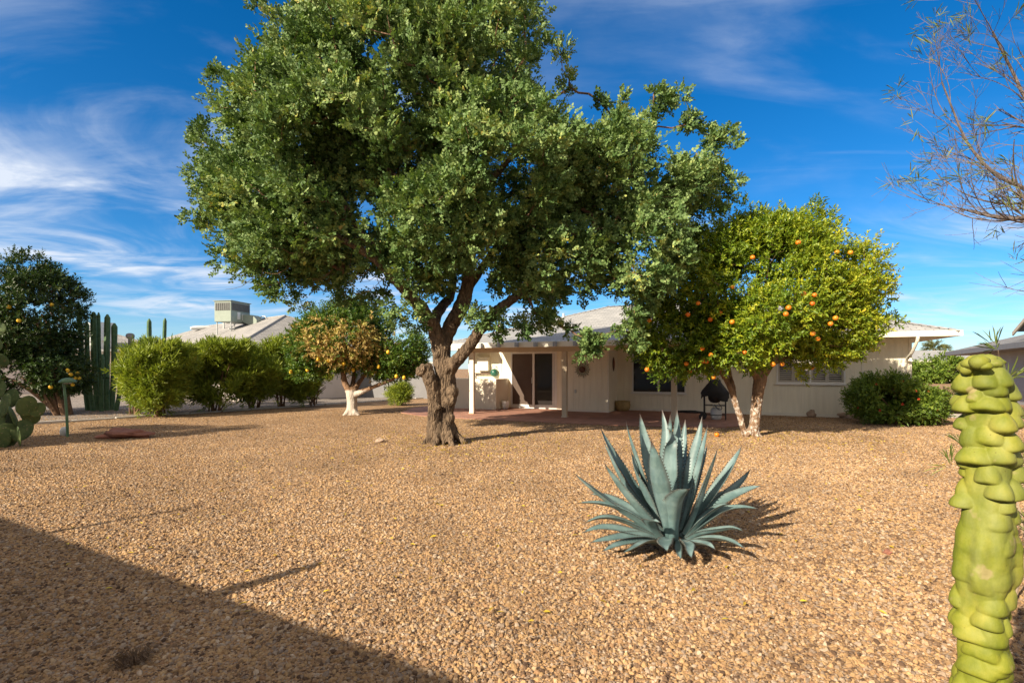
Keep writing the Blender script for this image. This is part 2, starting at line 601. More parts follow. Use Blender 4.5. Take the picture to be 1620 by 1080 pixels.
M_CURTAIN = paint('brown_blind', (0.10, 0.07, 0.055), 0.8, 0.1, 4, 0.1)
M_WARMRUST = paint('warm_terracotta_path', (0.40, 0.24, 0.17), 0.9, 0.2, 3, 0.4)

m = Mt('window_glass')
m.color((0.018, 0.017, 0.016))
m.b.inputs['Roughness'].default_value = 0.04
m.b.inputs['Specular IOR Level'].default_value = 0.6
m.bump(m.noise(m.coord(), 1.2, 2), 0.05, 0.02)
M_GLASS = m.m


def shingle_mat(name, c1, c2, rot=0.0, bw=0.32, rh=0.145):
    m = Mt(name)
    v = m.coord((1, 1, 1), 'Object', (0, 0, rot))
    b = m.node('ShaderNodeTexBrick')
    b.offset = 0.5
    b.inputs['Scale'].default_value = 1.0
    b.inputs['Brick Width'].default_value = bw
    b.inputs['Row Height'].default_value = rh
    b.inputs['Mortar Size'].default_value = 0.009
    b.inputs['Mortar Smooth'].default_value = 0.2
    b.inputs['Bias'].default_value = 0.1
    b.inputs['Color1'].default_value = (*c1, 1)
    b.inputs['Color2'].default_value = (*c2, 1)
    b.inputs['Mortar'].default_value = (*(x * 0.55 for x in c1), 1)
    m.link(v, b.inputs['Vector'])
    g = m.ramp(m.noise(m.coord(), 1.1, 6, 0.65), [(0.3, (0.86, 0.86, 0.86)), (0.7, (1.08, 1.07, 1.05))])
    m.color(m.mix(1.0, b.outputs['Color'], g, 'MULTIPLY'))
    m.b.inputs['Roughness'].default_value = 0.9
    sp = m.node('ShaderNodeSeparateXYZ')
    m.link(v, sp.inputs[0])
    saw = m.math('FRACT', m.math('DIVIDE', sp.outputs['Y'], rh))
    hgt = m.math('ADD', m.math('MULTIPLY', m.math('SUBTRACT', 1.0, saw), 1.0), m.math('MULTIPLY', b.outputs['Fac'], -0.6))
    m.bump(m.math('ADD', hgt, m.math('MULTIPLY', m.noise(m.coord(), 90, 3), 0.3)), 0.9, 0.012)
    return m.m


M_SHING = shingle_mat('grey_shingles', (0.30, 0.305, 0.31), (0.41, 0.41, 0.41))
M_SHING_END = shingle_mat('grey_shingles_end', (0.30, 0.305, 0.31), (0.41, 0.41, 0.41), R(90))
M_SHING_N = shingle_mat('neighbour_shingles', (0.27, 0.265, 0.26), (0.36, 0.35, 0.34), 0, 0.4, 0.2)
M_SHING_NE = shingle_mat('neighbour_shingles_end', (0.27, 0.265, 0.26), (0.36, 0.35, 0.34), R(90), 0.4, 0.2)
M_SHING_D = shingle_mat('dark_shingles', (0.17, 0.17, 0.175), (0.24, 0.235, 0.24), 0, 0.4, 0.18)

m = Mt('red_patio_brick')
v = m.coord((1, 1, 1), 'Object', (0, 0, R(-24)))
b = m.node('ShaderNodeTexBrick')
b.inputs['Scale'].default_value = 1.0
b.inputs['Brick Width'].default_value = 0.21
b.inputs['Row Height'].default_value = 0.105
b.inputs['Mortar Size'].default_value = 0.006
b.inputs['Color1'].default_value = (0.30, 0.135, 0.09, 1)
b.inputs['Color2'].default_value = (0.42, 0.22, 0.155, 1)
b.inputs['Mortar'].default_value = (0.22, 0.16, 0.13, 1)
m.link(v, b.inputs['Vector'])
g = m.ramp(m.noise(m.coord(), 1.3, 6, 0.65), [(0.3, (0.8, 0.8, 0.82)), (0.7, (1.12, 1.08, 1.05))])
m.color(m.mix(1.0, b.outputs['Color'], g, 'MULTIPLY'))
m.bump(b.outputs['Fac'], -0.6, 0.006)
M_PATIO = m.m

# ------------------------------------------------------------------ ground
def sheet(name, poly, z, mat):
    mb = MB()
    mb.add([(p[0], p[1], z) for p in poly], [tuple(range(len(poly)))])
    o = mb.build(name, mat)
    o['kind'] = 'structure'
    return o


sheet('gravel_ground', [(-900, -60), (900, -60), (900, 1800), (-900, 1800)], 0.0, M_GRAVEL)
EA, EB = np.array([-12.5, 14.3]), np.array([-7.3, 21.7])
ed = (EB - EA) / np.linalg.norm(EB - EA)
e0, e1 = EA - ed * 12, EB + ed * 9
sheet('grey_gravel_bed', [tuple(e0), tuple(e1), (e1[0] - 45, e1[1] + 30), (e0[0] - 45, e0[1] + 10)], 0.004, M_GREY_GRAVEL)
mb = MB()
nrm = np.array([-ed[1], ed[0]])
for k in range(24):
    a0 = EA - ed * 8 + ed * (k * 1.02)
    a1 = a0 + ed * 0.98
    w = nrm * 0.055
    mb.prism([tuple(a0 - w), tuple(a1 - w), tuple(a1 + w), tuple(a0 + w)][::1], 0.0, 0.06 + 0.012 * math.sin(k * 2.1))
kerb = mb.build('garden_kerb', M_CONC, bevel=0.01)
kerb['kind'] = 'structure'

TH = R(-24)
P1 = np.array([1.6, 15.6])
uu = np.array([math.cos(TH), math.sin(TH)])
vv = np.array([-math.sin(TH), math.cos(TH)])


def HL(u, v, z=0.0):
    q = P1 + uu * u + vv * v
    return (q[0], q[1], z)


# patio slab with an uneven front edge, in the house's own axes
front = [(-6.4, 1.2), (-5.6, -0.6), (-4.4, -1.25), (-2.5, -1.5), (0, -1.55), (2.0, -1.5), (3.6, -1.25), (4.5, -0.9), (4.9, -0.3), (5.0, 1.0)]
poly = [HL(u, v)[:2] for u, v in front] + [HL(5.0, 3.5)[:2], HL(0.9, 3.5)[:2], HL(0.9, 2.9)[:2], HL(-6.4, 2.9)[:2]]
mb = MB()
mb.prism(poly, -0.05, 0.022)
o = mb.build('brick_patio', M_PATIO)
o['kind'] = 'structure'


# gravel stones near the camera: geometry-node instances of three crushed shapes
def gravel_stones():
    vs_, fs_, dens = [], [], []
    bands = [(1.6, 2.6, 5200), (2.6, 3.6, 5200), (3.6, 4.8, 4600), (4.8, 6.2, 3900), (6.2, 8.0, 3000), (8.0, 10.0, 2200), (10.0, 12.5, 1700), (12.5, 15.5, 1200), (15.5, 19.0, 800)]
    for a, b, d in bands:
        i = len(vs_)
        wa, wb = 1.04 * a + 0.5, 1.04 * b + 0.5
        vs_ += [(-wa, a, 0), (wa, a, 0), (wb, b, 0), (-wb, b, 0)]
        fs_.append((i, i + 1, i + 2, i + 3))
        dens.append(d)
    me = bpy.data.meshes.new('gravel_stones')
    me.from_pydata(vs_, [], fs_)
    at = me.attributes.new('dens', 'FLOAT', 'FACE')
    at.data.foreach_set('value', dens)
    me.materials.append(M_STONE)
    o = bpy.data.objects.new('gravel_stones', me)
    COL.objects.link(o)
    o['kind'] = 'stuff'
    o['label'] = 'loose tan and pink gravel stones covering the yard'
    o['category'] = 'gravel'
    ng = bpy.data.node_groups.new('gravel', 'GeometryNodeTree')
    ng.interface.new_socket('Geometry', in_out='INPUT', socket_type='NodeSocketGeometry')
    ng.interface.new_socket('Geometry', in_out='OUTPUT', socket_type='NodeSocketGeometry')
    nd, lk = ng.nodes, ng.links
    gi, go = nd.new('NodeGroupInput'), nd.new('NodeGroupOutput')
    dist = nd.new('GeometryNodeDistributePointsOnFaces')
    na = nd.new('GeometryNodeInputNamedAttribute')
    na.data_type = 'FLOAT'
    na.inputs['Name'].default_value = 'dens'
    def patch(scale, lo, hi, a, b, seed):
        pn = nd.new('ShaderNodeTexNoise')
        pn.noise_dimensions = '4D'
        pn.inputs['W'].default_value = seed
        pn.inputs['Scale'].default_value = scale
        pn.inputs['Detail'].default_value = 4
        po = nd.new('GeometryNodeInputPosition')
        lk.new(po.outputs[0], pn.inputs['Vector'])
        pm = nd.new('ShaderNodeMapRange')
        for i_, v_ in zip((1, 2, 3, 4), (lo, hi, a, b)):
            pm.inputs[i_].default_value = v_
        lk.new(pn.outputs['Fac'], pm.inputs[0])
        return pm.outputs[0]

    lk.new(gi.outputs[0], dist.inputs['Mesh'])
    lk.new(na.outputs[0], dist.inputs['Density'])
    keep = nd.new('FunctionNodeRandomValue')
    keep.data_type = 'FLOAT'
    keep.inputs['Seed'].default_value = 33
    gt = nd.new('FunctionNodeCompare')
    gt.data_type = 'FLOAT'
    gt.operation = 'LESS_THAN'
    lk.new(keep.outputs[1], gt.inputs[0])
    lk.new(patch(0.8, 0.36, 0.66, 0.0, 0.45, 2.0), gt.inputs[1])
    dl = nd.new('GeometryNodeDeleteGeometry')
    dl.domain = 'POINT'
    lk.new(dist.outputs['Points'], dl.inputs[0])
    lk.new(gt.outputs[0], dl.inputs[1])
    s2 = nd.new('GeometryNodeStoreNamedAttribute')
    s2.data_type = 'FLOAT'
    s2.domain = 'POINT'
    s2.inputs['Name'].default_value = 'patch'
    lk.new(dl.outputs[0], s2.inputs['Geometry'])
    lk.new(patch(0.9, 0.3, 0.7, 0.0, 1.0, 7.0), s2.inputs['Value'])
    dist.inputs['Seed'].default_value = 4
    shapes = nd.new('GeometryNodeGeometryToInstance')
    for s in range(4):
        ico = nd.new('GeometryNodeMeshIcoSphere')
        ico.inputs['Radius'].default_value = 1.0
        ico.inputs['Subdivisions'].default_value = 2
        sp = nd.new('GeometryNodeSetPosition')
        nz = nd.new('ShaderNodeTexNoise')
        nz.noise_dimensions = '4D'
        nz.inputs['W'].default_value = 3.1 * s + 0.7
        nz.inputs['Scale'].default_value = 0.9
        nz.inputs['Detail'].default_value = 1.5
        sub = nd.new('ShaderNodeVectorMath')
        sub.operation = 'SUBTRACT'
        sub.inputs[1].default_value = (0.5, 0.5, 0.5)
        scl = nd.new('ShaderNodeVectorMath')
        scl.operation = 'SCALE'
        scl.inputs['Scale'].default_value = 1.7
        lk.new(nz.outputs['Color'], sub.inputs[0])
        lk.new(sub.outputs[0], scl.inputs[0])
        lk.new(ico.outputs['Mesh'], sp.inputs['Geometry'])
        lk.new(scl.outputs[0], sp.inputs['Offset'])
        sm = nd.new('GeometryNodeSetMaterial')
        sm.inputs['Material'].default_value = M_STONE
        lk.new(sp.outputs[0], sm.inputs[0])
        lk.new(sm.outputs[0], shapes.inputs[0])
    iop = nd.new('GeometryNodeInstanceOnPoints')
    lk.new(s2.outputs[0], iop.inputs['Points'])
    lk.new(shapes.outputs[0], iop.inputs['Instance'])
    iop.inputs['Pick Instance'].default_value = True
    rr = nd.new('FunctionNodeRandomValue')
    rr.data_type = 'FLOAT_VECTOR'
    rr.inputs[0].default_value = (-0.9, -0.9, 0)
    rr.inputs[1].default_value = (0.9, 0.9, 6.28)
    lk.new(rr.outputs[0], iop.inputs['Rotation'])
    sr = nd.new('FunctionNodeRandomValue')
    sr.data_type = 'FLOAT'
    sr.inputs[2].default_value = 0.0
    sr.inputs[3].default_value = 1.0
    sr.inputs['Seed'].default_value = 5
    pw = nd.new('ShaderNodeMath')
    pw.operation = 'POWER'
    lk.new(sr.outputs[1], pw.inputs[0])
    pw.inputs[1].default_value = 2.6
    mr = nd.new('ShaderNodeMapRange')
    mr.inputs[3].default_value = 0.0048
    mr.inputs[4].default_value = 0.0165
    lk.new(pw.outputs[0], mr.inputs[0])
    vr = nd.new('FunctionNodeRandomValue')
    vr.data_type = 'FLOAT_VECTOR'
    vr.inputs[0].default_value = (0.75, 0.65, 0.6)
    vr.inputs[1].default_value = (1.4, 1.15, 1.0)
    vr.inputs['Seed'].default_value = 9
    vm = nd.new('ShaderNodeVectorMath')
    vm.operation = 'SCALE'
    lk.new(vr.outputs[0], vm.inputs[0])
    lk.new(mr.outputs[0], vm.inputs['Scale'])
    lk.new(vm.outputs[0], iop.inputs['Scale'])
    st = nd.new('GeometryNodeStoreNamedAttribute')
    st.data_type = 'FLOAT'
    st.domain = 'INSTANCE'
    st.inputs['Name'].default_value = 'rnd'
    cr = nd.new('FunctionNodeRandomValue')
    cr.data_type = 'FLOAT'
    cr.inputs['Seed'].default_value = 21
    lk.new(cr.outputs[1], st.inputs['Value'])
    lk.new(iop.outputs[0], st.inputs['Geometry'])
    lk.new(st.outputs[0], go.inputs[0])
    md = o.modifiers.new('gravel', 'NODES')
    md.node_group = ng


gravel_stones()

# ------------------------------------------------------------------ main house
house = thing('ranch_house', 'cream single-storey house with grey shingle roof and brick patio behind the big tree', 'house', HL(0, 0), TH)


def hpart(name, mb, mat, parent=None, **k):
    return mb.build(name, mat, parent or house, **k)


DW, CW, WW = 2.85, 2.2, 3.55           # door wall, closet face, window wall
EZ, PITCH = 2.53, 0.336                # top of the eave, roof slope

# walls -------------------------------------------------------------
mb = MB()
mb.box(-4.9, -3.07, DW, DW + 0.15, 0, 2.6)
mb.box(-1.22, -0.72, DW, DW + 0.15, 0, 2.6)
mb.box(-3.07, -1.22, DW, DW + 0.15, 2.12, 2.6)
mb.box(-4.9, -4.75, DW + 0.15, 12.0, 0, 2.6)
mb.box(-0.72, 0.84, CW, WW + 0.13, 0, 2.6)
mb.box(0.84, 1.36, WW, WW + 0.15, 0, 2.6)
mb.box(1.36, 3.2, WW, WW + 0.15, 0, 0.66)
mb.box(1.36, 3.2, WW, WW + 0.15, 2.08, 2.6)
mb.box(3.2, 5.95, WW, WW + 0.15, 0, 2.6)
mb.box(5.95, 7.83, WW, WW + 0.15, 0, 1.03)
mb.box(5.95, 7.83, WW, WW + 0.15, 2.14, 2.6)
mb.box(7.83, 9.46, WW, WW + 0.15, 0, 2.6)
mb.box(9.31, 9.46, WW + 0.15, 12.0, 0, 2.6)
mb.box(-4.75, 9.31, 11.85, 12.0, 0, 2.6)
hpart('wall', mb, M_WALL)
for bx in ((0.9, 9.49, WW - 0.012, WW - 0.002, 0.0, 0.10), (-0.735, 0.855, CW - 0.012, CW - 0.002, 0.02, 0.10), (8.24, 8.31, WW - 0.02, WW - 0.002, 0.1, 2.39), (5.2, 5.24, WW - 0.015, WW - 0.002, 0.1, 2.39), (9.40, 9.478, WW - 0.02, WW - 0.002, 0.1, 2.39), (-3.55, -3.45, DW - 0.02, DW - 0.002, 0.02, 2.5), (0.80, 0.845, CW - 0.014, CW - 0.002, 0.10, 2.4)):
    mb = MB()
    mb.box(*bx)
    hpart('trim_board', mb, M_TRIM, bevel=0.004)

# roof --------------------------------------------------------------
XL, XR, YF, YB = -5.7, 10.33, 2.6, 13.0
hw = (YB - YF) / 2
rz = EZ + PITCH * hw


def hip(z):
    return ([(XL, YF, z), (XR, YF, z), (XR, YB, z), (XL, YB, z)], [(XL + hw, YF + hw, z + PITCH * hw), (XR - hw, YF + hw, z + PITCH * hw)])


(e, r_) = hip(EZ)
mb = MB()
mb.add([e[0], e[1], r_[1], r_[0], e[2], e[3]], [(0, 1, 2, 3), (4, 5, 3, 2)])
roof = hpart('roof', mb, M_SHING)
for tri in ([e[1], e[2], r_[1]], [e[3], e[0], r_[0]]):
    mb = MB()
    mb.add(tri, [(0, 1, 2)])
    hpart('hip_end', mb, M_SHING_END, roof)
mb = MB()                                # ridge and hip caps
for a_, b_ in ((r_[0], r_[1]), (e[1], r_[1]), (e[2], r_[1]), (e[0], r_[0]), (e[3], r_[0])):
    n = int(np.linalg.norm(np.array(a_) - np.array(b_)) / 0.25)
    for k in range(n):
        p0 = np.array(a_) + (np.array(b_) - np.array(a_)) * (k / n)
        p1 = np.array(a_) + (np.array(b_) - np.array(a_)) * ((k + 1.15) / n)
        p0[2] += 0.012
        p1[2] += 0.03
        d_ = (p1 - p0) / np.linalg.norm(p1 - p0)
        s_ = np.cross(d_, (0, 0, 1))
        s_ = s_ / np.linalg.norm(s_) * 0.13
        dn = np.array([0, 0, -0.035])
        mb.add([p0 - s_ + dn, p0, p0 + s_ + dn, p1 - s_ + dn, p1, p1 + s_ + dn], [(0, 1, 4, 3), (1, 2, 5, 4)])
hpart('ridge_cap', mb, M_SHING, roof)
mb = MB()
t = 0.025
mb.box(XL, XR, YF - t, YF, EZ - 0.14, EZ + 0.012)
mb.box(XR, XR + t, YF - t, YB, EZ - 0.14, EZ + 0.012)
mb.box(XL - t, XL, YF - t, YB, EZ - 0.14, EZ + 0.012)
hpart('fascia', mb, M_TRIM)
mb = MB()
mb.box(XL, XR, YF + 0.002, DW - 0.004, EZ - 0.13, EZ - 0.11)
mb.box(0.86, XR, DW - 0.003, WW - 0.004, EZ - 0.13, EZ - 0.11)
mb.box(9.47, XR, WW, YB, EZ - 0.13, EZ - 0.11)
mb.box(XL, -4.91, DW, YB, EZ - 0.13, EZ - 0.11)
hpart('soffit', mb, M_SOFFIT)

# lower run of the main roof over the left corner
CY = 2.02
ZS = EZ - PITCH * (YF - CY)
mb = MB()
mb.add([(XL, CY, ZS - .004), (-3.775, CY, ZS - .004), (-3.775, YF + .3, EZ + PITCH * .3 + .012), (XL, YF + .3, EZ + PITCH * .3 + .012)], [(0, 1, 2, 3)])
hpart('corner_roof', mb, M_SHING)
mb = MB()
mb.box(XL, -3.775, CY - .025, CY - .002, ZS - .14, ZS + .01)
hpart('corner_fascia', mb, M_TRIM)
mb = MB()
mb.box(XL, -3.775, CY, YF - .03, ZS - .13, ZS - .11)
hpart('corner_soffit', mb, M_SOFFIT)

# patio roof --------------------------------------------------------
PX0, PX1, PY0, PY1 = -3.75, 3.95, -0.62, 4.3
PZ0 = 2.30
pslope = (EZ + PITCH * (PY1 - YF) + 0.015 - PZ0) / (PY1 - PY0)


def pz(y):
    return PZ0 + (y - PY0) * pslope


mb = MB()
mb.add([(PX0, PY0, pz(PY0)), (PX1, PY0, pz(PY0)), (PX1, PY1, pz(PY1)), (PX0, PY1, pz(PY1))], [(0, 1, 2, 3)])
hpart('patio_roof', mb, M_SHING)
mb = MB()
mb.add([(PX0, PY0, pz(PY0) - 0.03), (PX1, PY0, pz(PY0) - 0.03), (PX1, 2.58, pz(2.58) - 0.03), (PX0, 2.58, pz(2.58) - 0.03)], [(3, 2, 1, 0)])
hpart('patio_ceiling', mb, M_SOFFIT)
mb = MB()
mb.box(PX0 - 0.02, PX1 + 0.02, PY0 - 0.025, PY0 - 0.002, PZ0 - 0.155, PZ0 + 0.008)
mb.prism_x([(PY0, pz(PY0) - 0.15), (2.57, pz(2.57) - 0.15), (2.57, pz(2.57) - 0.001), (PY0, pz(PY0) - 0.001)], PX0 - 0.02, PX0 - 0.002)
mb.prism_x([(PY0, pz(PY0) - 0.15), (2.57, pz(2.57) - 0.15), (2.57, pz(2.57) - 0.001), (PY0, pz(PY0) - 0.001)], PX1 + 0.002, PX1 + 0.02)
hpart('patio_fascia', mb, M_TRIM, bevel=0.003)
k = 0
x = PX0 + 0.60
while x < PX1 - 0.1:
    mb = MB()
    mb.box(x, x + 0.085, PY0 - 0.17, PY0 - 0.027, PZ0 - 0.145, PZ0 - 0.008)
    hpart('rafter_tail', mb, M_RAFTER, bevel=0.004)
    x += 0.61
mb = MB()
mb.box(PX0 + 0.03, PX1 - 0.03, -0.05, 0.09, 2.03, 2.21)
hpart('beam', mb, M_TAUPE, bevel=0.004)
for k in range(3):
    ux = -3.2 + 3.2 * k
    mb = MB()
    mb.box(ux - 0.075, ux + 0.075, -0.04, 0.08, 0.02, 2.028)
    po = hpart('patio_post', mb, M_TAUPE if k else M_TRIM, bevel=0.006)
    mb = MB()
    mb.box(ux - 0.09, ux + 0.09, -0.055, 0.095, 0.015, 0.06)
    mb.build('post_base', M_TAUPE, po)

# sliding door ------------------------------------------------------
dx0, dx1, dz0, dz1 = -3.07, -1.22, 0.05, 2.12
dy = DW - 0.02
mb = MB()
mb.box(dx0, dx1, dy, dy + 0.12, 0.02, 0.11)
mb.box(dx0, dx1, dy, dy + 0.12, dz1 - 0.06, dz1)
mb.box(dx0, dx0 + 0.06, dy, dy + 0.12, 0.11, dz1 - 0.06)
mb.box(dx1 - 0.06, dx1, dy, dy + 0.12, 0.11, dz1 - 0.06)
door = hpart('sliding_door', mb, M_WHITE, bevel=0.003)
mid = (dx0 + dx1) / 2
mb = MB()
mb.box(mid - 0.04, mid + 0.04, dy + 0.01, dy + 0.06, 0.11, dz1 - 0.06)
mb.box(dx0 + 0.06, mid - 0.04, dy + 0.02, dy + 0.06, 0.11, 0.16)
mb.box(mid + 0.04, dx1 - 0.06, dy + 0.05, dy + 0.09, 0.11, 0.16)
mb.build('door_stile', M_WHITE, door, bevel=0.003)
mb = MB()
mb.box(dx0 + 0.06, mid - 0.04, dy + 0.045, dy + 0.06, 0.16, dz1 - 0.06)
mb.build('screen_panel', M_CURTAIN, door)
mb = MB()
mb.box(mid + 0.04, dx1 - 0.06, dy + 0.07, dy + 0.085, 0.16, dz1 - 0.06)
mb.build('pane', M_GLASS, door)
mb = MB()
mb.box(dx1 - 0.2, dx1 - 0.07, dy + 0.06, dy + 0.068, 0.16, dz1 - 0.06)
mb.build('curtain_edge', M_TANK, door)
mb = MB()
mb.box(mid - 0.062, mid - 0.042, dy - 0.03, dy + 0.02, 0.95, 1.18)
mb.build('door_handle', M_METAL, door, bevel=0.005)


# windows -----------------------------------------------------------
def window(x0, x1, z0, z1, y, shutters):
    f = 0.05
    mb = MB()
    mb.box(x0, x1, y - 0.025, y + 0.08, z0, z0 + f)
    mb.box(x0, x1, y - 0.025, y + 0.08, z1 - f, z1)
    mb.box(x0, x0 + f, y - 0.025, y + 0.08, z0 + f, z1 - f)
    mb.box(x1 - f, x1, y - 0.025, y + 0.08, z0 + f, z1 - f)
    xm = (x0 + x1) / 2
    mb.box(xm - 0.03, xm + 0.03, y - 0.02, y + 0.07, z0 + f, z1 - f)
    w = hpart('shutter_window' if shutters else 'window', mb, M_WHITE, bevel=0.003)
    mb = MB()
    mb.box(x0 - 0.03, x1 + 0.03, y - 0.06, y - 0.027, z0 - 0.03, z0 + 0.02)
    mb.build('sill', M_WHITE, w, bevel=0.003)
    if shutters:
        for a_, b_ in ((x0 + f, xm - 0.03), (xm + 0.03, x1 - f)):
            c_ = (a_ + b_) / 2
            for p0, p1 in ((a_, c_ - 0.002), (c_ + 0.002, b_)):
                mb = MB()
                s = 0.045
                mb.box(p0, p0 + s, y + 0.02, y + 0.05, z0 + f, z1 - f)
                mb.box(p1 - s, p1, y + 0.02, y + 0.05, z0 + f, z1 - f)
                mb.box(p0 + s, p1 - s, y + 0.02, y + 0.05, z0 + f, z0 + f + 0.05)
                mb.box(p0 + s, p1 - s, y + 0.02, y + 0.05, z1 - f - 0.05, z1 - f)
                z = z0 + f + 0.085
                while z < z1 - f - 0.06:
                    mb.add([(p0 + s, y + 0.022, z - 0.022), (p1 - s, y + 0.022, z - 0.022), (p1 - s, y + 0.06, z + 0.012), (p0 + s, y + 0.06, z + 0.012)], [(0, 1, 2, 3)])
                    z += 0.062
                mb.build('shutter', M_SHUT, w)
        mb = MB()
        mb.box(x0 + f, x1 - f, y + 0.062, y + 0.072, z0 + f, z1 - f)
        mb.build('pane', M_GLASS, w)
    else:
        for a_, b_, dyy in ((x0 + f, xm - 0.03, 0.02), (xm + 0.03, x1 - f, 0.04)):
            mb = MB()
            mb.box(a_, b_, y + dyy, y + dyy + 0.01, z0 + f, z1 - f)
            mb.build('pane', M_GLASS, w)
    return w


M_SHUT = paint('shutter_paint', (0.50, 0.46, 0.40), 0.5, 0.05, 3, 0.05)
window(1.36, 3.2, 0.64, 2.10, WW, False)
window(5.95, 7.83, 1.02, 2.16, WW, True)

# low enclosure wall beside the door
mb = MB()
mb.box(-5.3, -3.17, 1.77, DW - 0.003, 0.0, 1.13)
hpart('low_wall', mb, M_STUCCO, bevel=0.012)
# downspout
mb = MB()
mb.tube(catmull([(9.38, YF + 0.02, 2.40), (9.38, YF + 0.05, 2.28), (9.34, 3.0, 1.95), (9.32, WW - 0.06, 1.70), (9.32, WW - 0.06, 1.2), (9.32, WW - 0.06, 0.1)], 0.12), 0.042, 8)
hpart('downspout', mb, M_TRIM)
# wall fittings fixed to the house
mb = MB()
mb.box(-4.42, -3.95, DW - 0.17, DW - 0.003, 1.42, 1.95)
hpart('meter_box', mb, M_TRIM, bevel=0.01)
mb = MB()
mb.box(-4.6, -3.9, DW - 0.16, DW - 0.003, 1.30, 1.335)
hpart('wall_shelf', mb, M_BROWN)
mb = MB()
mb.box(-0.36, -0.29, CW - 0.035, CW - 0.003, 0.66, 0.78)
hpart('outlet_cover', mb, M_METAL, bevel=0.006)
for (ux, vy, hh) in ((-4.0, 3.9, 0.42), (-1.55, 4.6, 0.5), (2.4, 6.0, 0.45)):
    mb = MB()
    zz = EZ + PITCH * (vy - YF)
    mb.lathe([(0.16, -0.06), (0.12, 0.03), (0.045, 0.06), (0.045, hh), (0.0, hh + 0.005)], (ux, vy, zz), 14)
    hpart('vent_pipe', mb, M_TANK, smooth=False)

# things on and by the house ---------------------------------------
q = HL(-0.07, CW - 0.03, 1.47)
sunb = thing('sunburst_ornament', 'bronze sunburst metal ornament hung on the cream wall right of the sliding door', 'wall ornament', q, TH)
mb = MB()
for k in range(18):
    a_ = 2 * math.pi * k / 18
    L = 0.31 if k % 2 == 0 else 0.25
    c_, s_ = math.cos(a_), math.sin(a_)
    pts = [(0.10, 0), (0.17, 0.032), (0.23, 0.022), (L, 0), (0.23, -0.022), (0.17, -0.032)]
    vts = [(p[0] * c_ - p[1] * s_, -0.012 - (0.02 if i in (2, 4) else 0), p[0] * s_ + p[1] * c_) for i, p in enumerate(pts)]
    vts += [(x_, y_ + 0.006, z_) for x_, y_, z_ in vts]
    mb.add(vts, [(5, 4, 3, 2, 1, 0), (6, 7, 8, 9, 10, 11)] + [(i, (i + 1) % 6, 6 + (i + 1) % 6, 6 + i) for i in range(6)])
mb.build('petal', M_SUNPETAL, sunb)
mb = MB()
mb.ellipsoid((0, -0.02, 0), (0.11, 0.035, 0.11), None, 20, 10)
mb.build('disc', M_BROWN, sunb, smooth=True)
q = HL(0.86, 2.85, 1.66)
pl = thing('oval_plaque', 'dark red-brown oval plaque hung on the closet side wall', 'plaque', q, TH)
mb = MB()
mb.ellipsoid((0, 0, 0), (0.025, 0.13, 0.25), None, 20, 10)
mb.build('rim', M_BROWN, pl, smooth=True)
mb = MB()
mb.ellipsoid((0.018, 0, 0), (0.02, 0.075, 0.17), None, 20, 10)
mb.build('inset', M_REDROCK, pl, smooth=True)
q = HL(1.1, 3.2, 0.022)
pot = thing('planter_pot', 'squat ochre planter pot in the corner below the oval plaque', 'pot', q)
mb = MB()
mb.lathe([(0.19, 0), (0.25, 0.08), (0.27, 0.2), (0.25, 0.3), (0.27, 0.33), (0.25, 0.34), (0.22, 0.31), (0.0, 0.28)], (0, 0, 0), 24)
mb.build('bowl', M_TERRA, pot, smooth=True)
mb = MB()
mb.ellipsoid((0, 0, 0.27), (0.21, 0.21, 0.03), None, 16, 6, 0.3, 4)
mb.build('soil', M_BROWN, pot, smooth=True)
q = HL(-3.0, 2.2, 0.022)
pot = thing('flower_pot', 'small white pot standing between the low wall and sliding door', 'pot', q)
mb = MB()
mb.lathe([(0.10, 0), (0.13, 0.12), (0.145, 0.26), (0.155, 0.29), (0.13, 0.29), (0.0, 0.26)], (0, 0, 0), 20)
mb.build('bowl', M_WHITE, pot, smooth=True)
q = HL(-3.72, 2.76, 1.20)
ln = thing('garden_lantern', 'round dark green lantern on the lit wall shelf left of the sliding door', 'lantern', q)
mb = MB()
mb.lathe([(0.05, 0), (0.13, 0.04), (0.155, 0.14), (0.13, 0.24), (0.06, 0.29), (0.0, 0.3)], (0, 0, 0), 18)
mb.build('body', M_DKGREEN, ln, smooth=True)
mb = MB()
mb.tube([(0.10 * math.cos(t_), 0, 0.28 + 0.16 * math.sin(t_)) for t_ in np.linspace(0, math.pi, 10)], 0.008, 6)
mb.build('handle', M_BLACK, ln)

# grill and its gas tank -------------------------------------------
g0 = G(1131, 664)
gr = thing('covered_grill', 'barbecue grill under a black fabric cover beside the orange tree', 'grill', g0, TH)
mb = MB()
prof = [(0.375, 0.66, 0.27), (0.37, 0.72, 0.27), (0.375, 0.80, 0.28), (0.345, 0.86, 0.26), (0.25, 0.98, 0.22), (0.17, 1.10, 0.17), (0.145, 1.17, 0.13), (0.11, 1.185, 0.09)]
nn = 28
vts, fcs = [], []
for i, (hx, z, hy) in enumerate(prof):
    for j in range(nn):
        a_ = 2 * math.pi * j / nn
        c_, s_ = math.cos(a_), math.sin(a_)
        sq = (abs(c_) ** 4 + abs(s_) ** 4) ** -0.25
        w_ = 1 + 0.05 * math.sin(5 * a_ + i) * (1 - i / 9)
        zz = z + (0.05 * math.sin(3 * a_ + 1) - 0.06 * (1 if c_ > 0.3 else 0) if i == 0 else 0.012 * math.sin(4 * a_ + 2 * i))
        vts.append((hx * c_ * sq * w_, hy * s_ * sq * w_, zz))
for i in range(len(prof) - 1):
    for j in range(nn):
        k = (j + 1) % nn
        fcs.append((i * nn + j, i * nn + k, (i + 1) * nn + k, (i + 1) * nn + j))
fcs.append(tuple(range((len(prof) - 1) * nn, len(prof) * nn)))
mb.add(vts, fcs)
mb.build('cover', M_COVER, gr, smooth=True)
mb = MB()
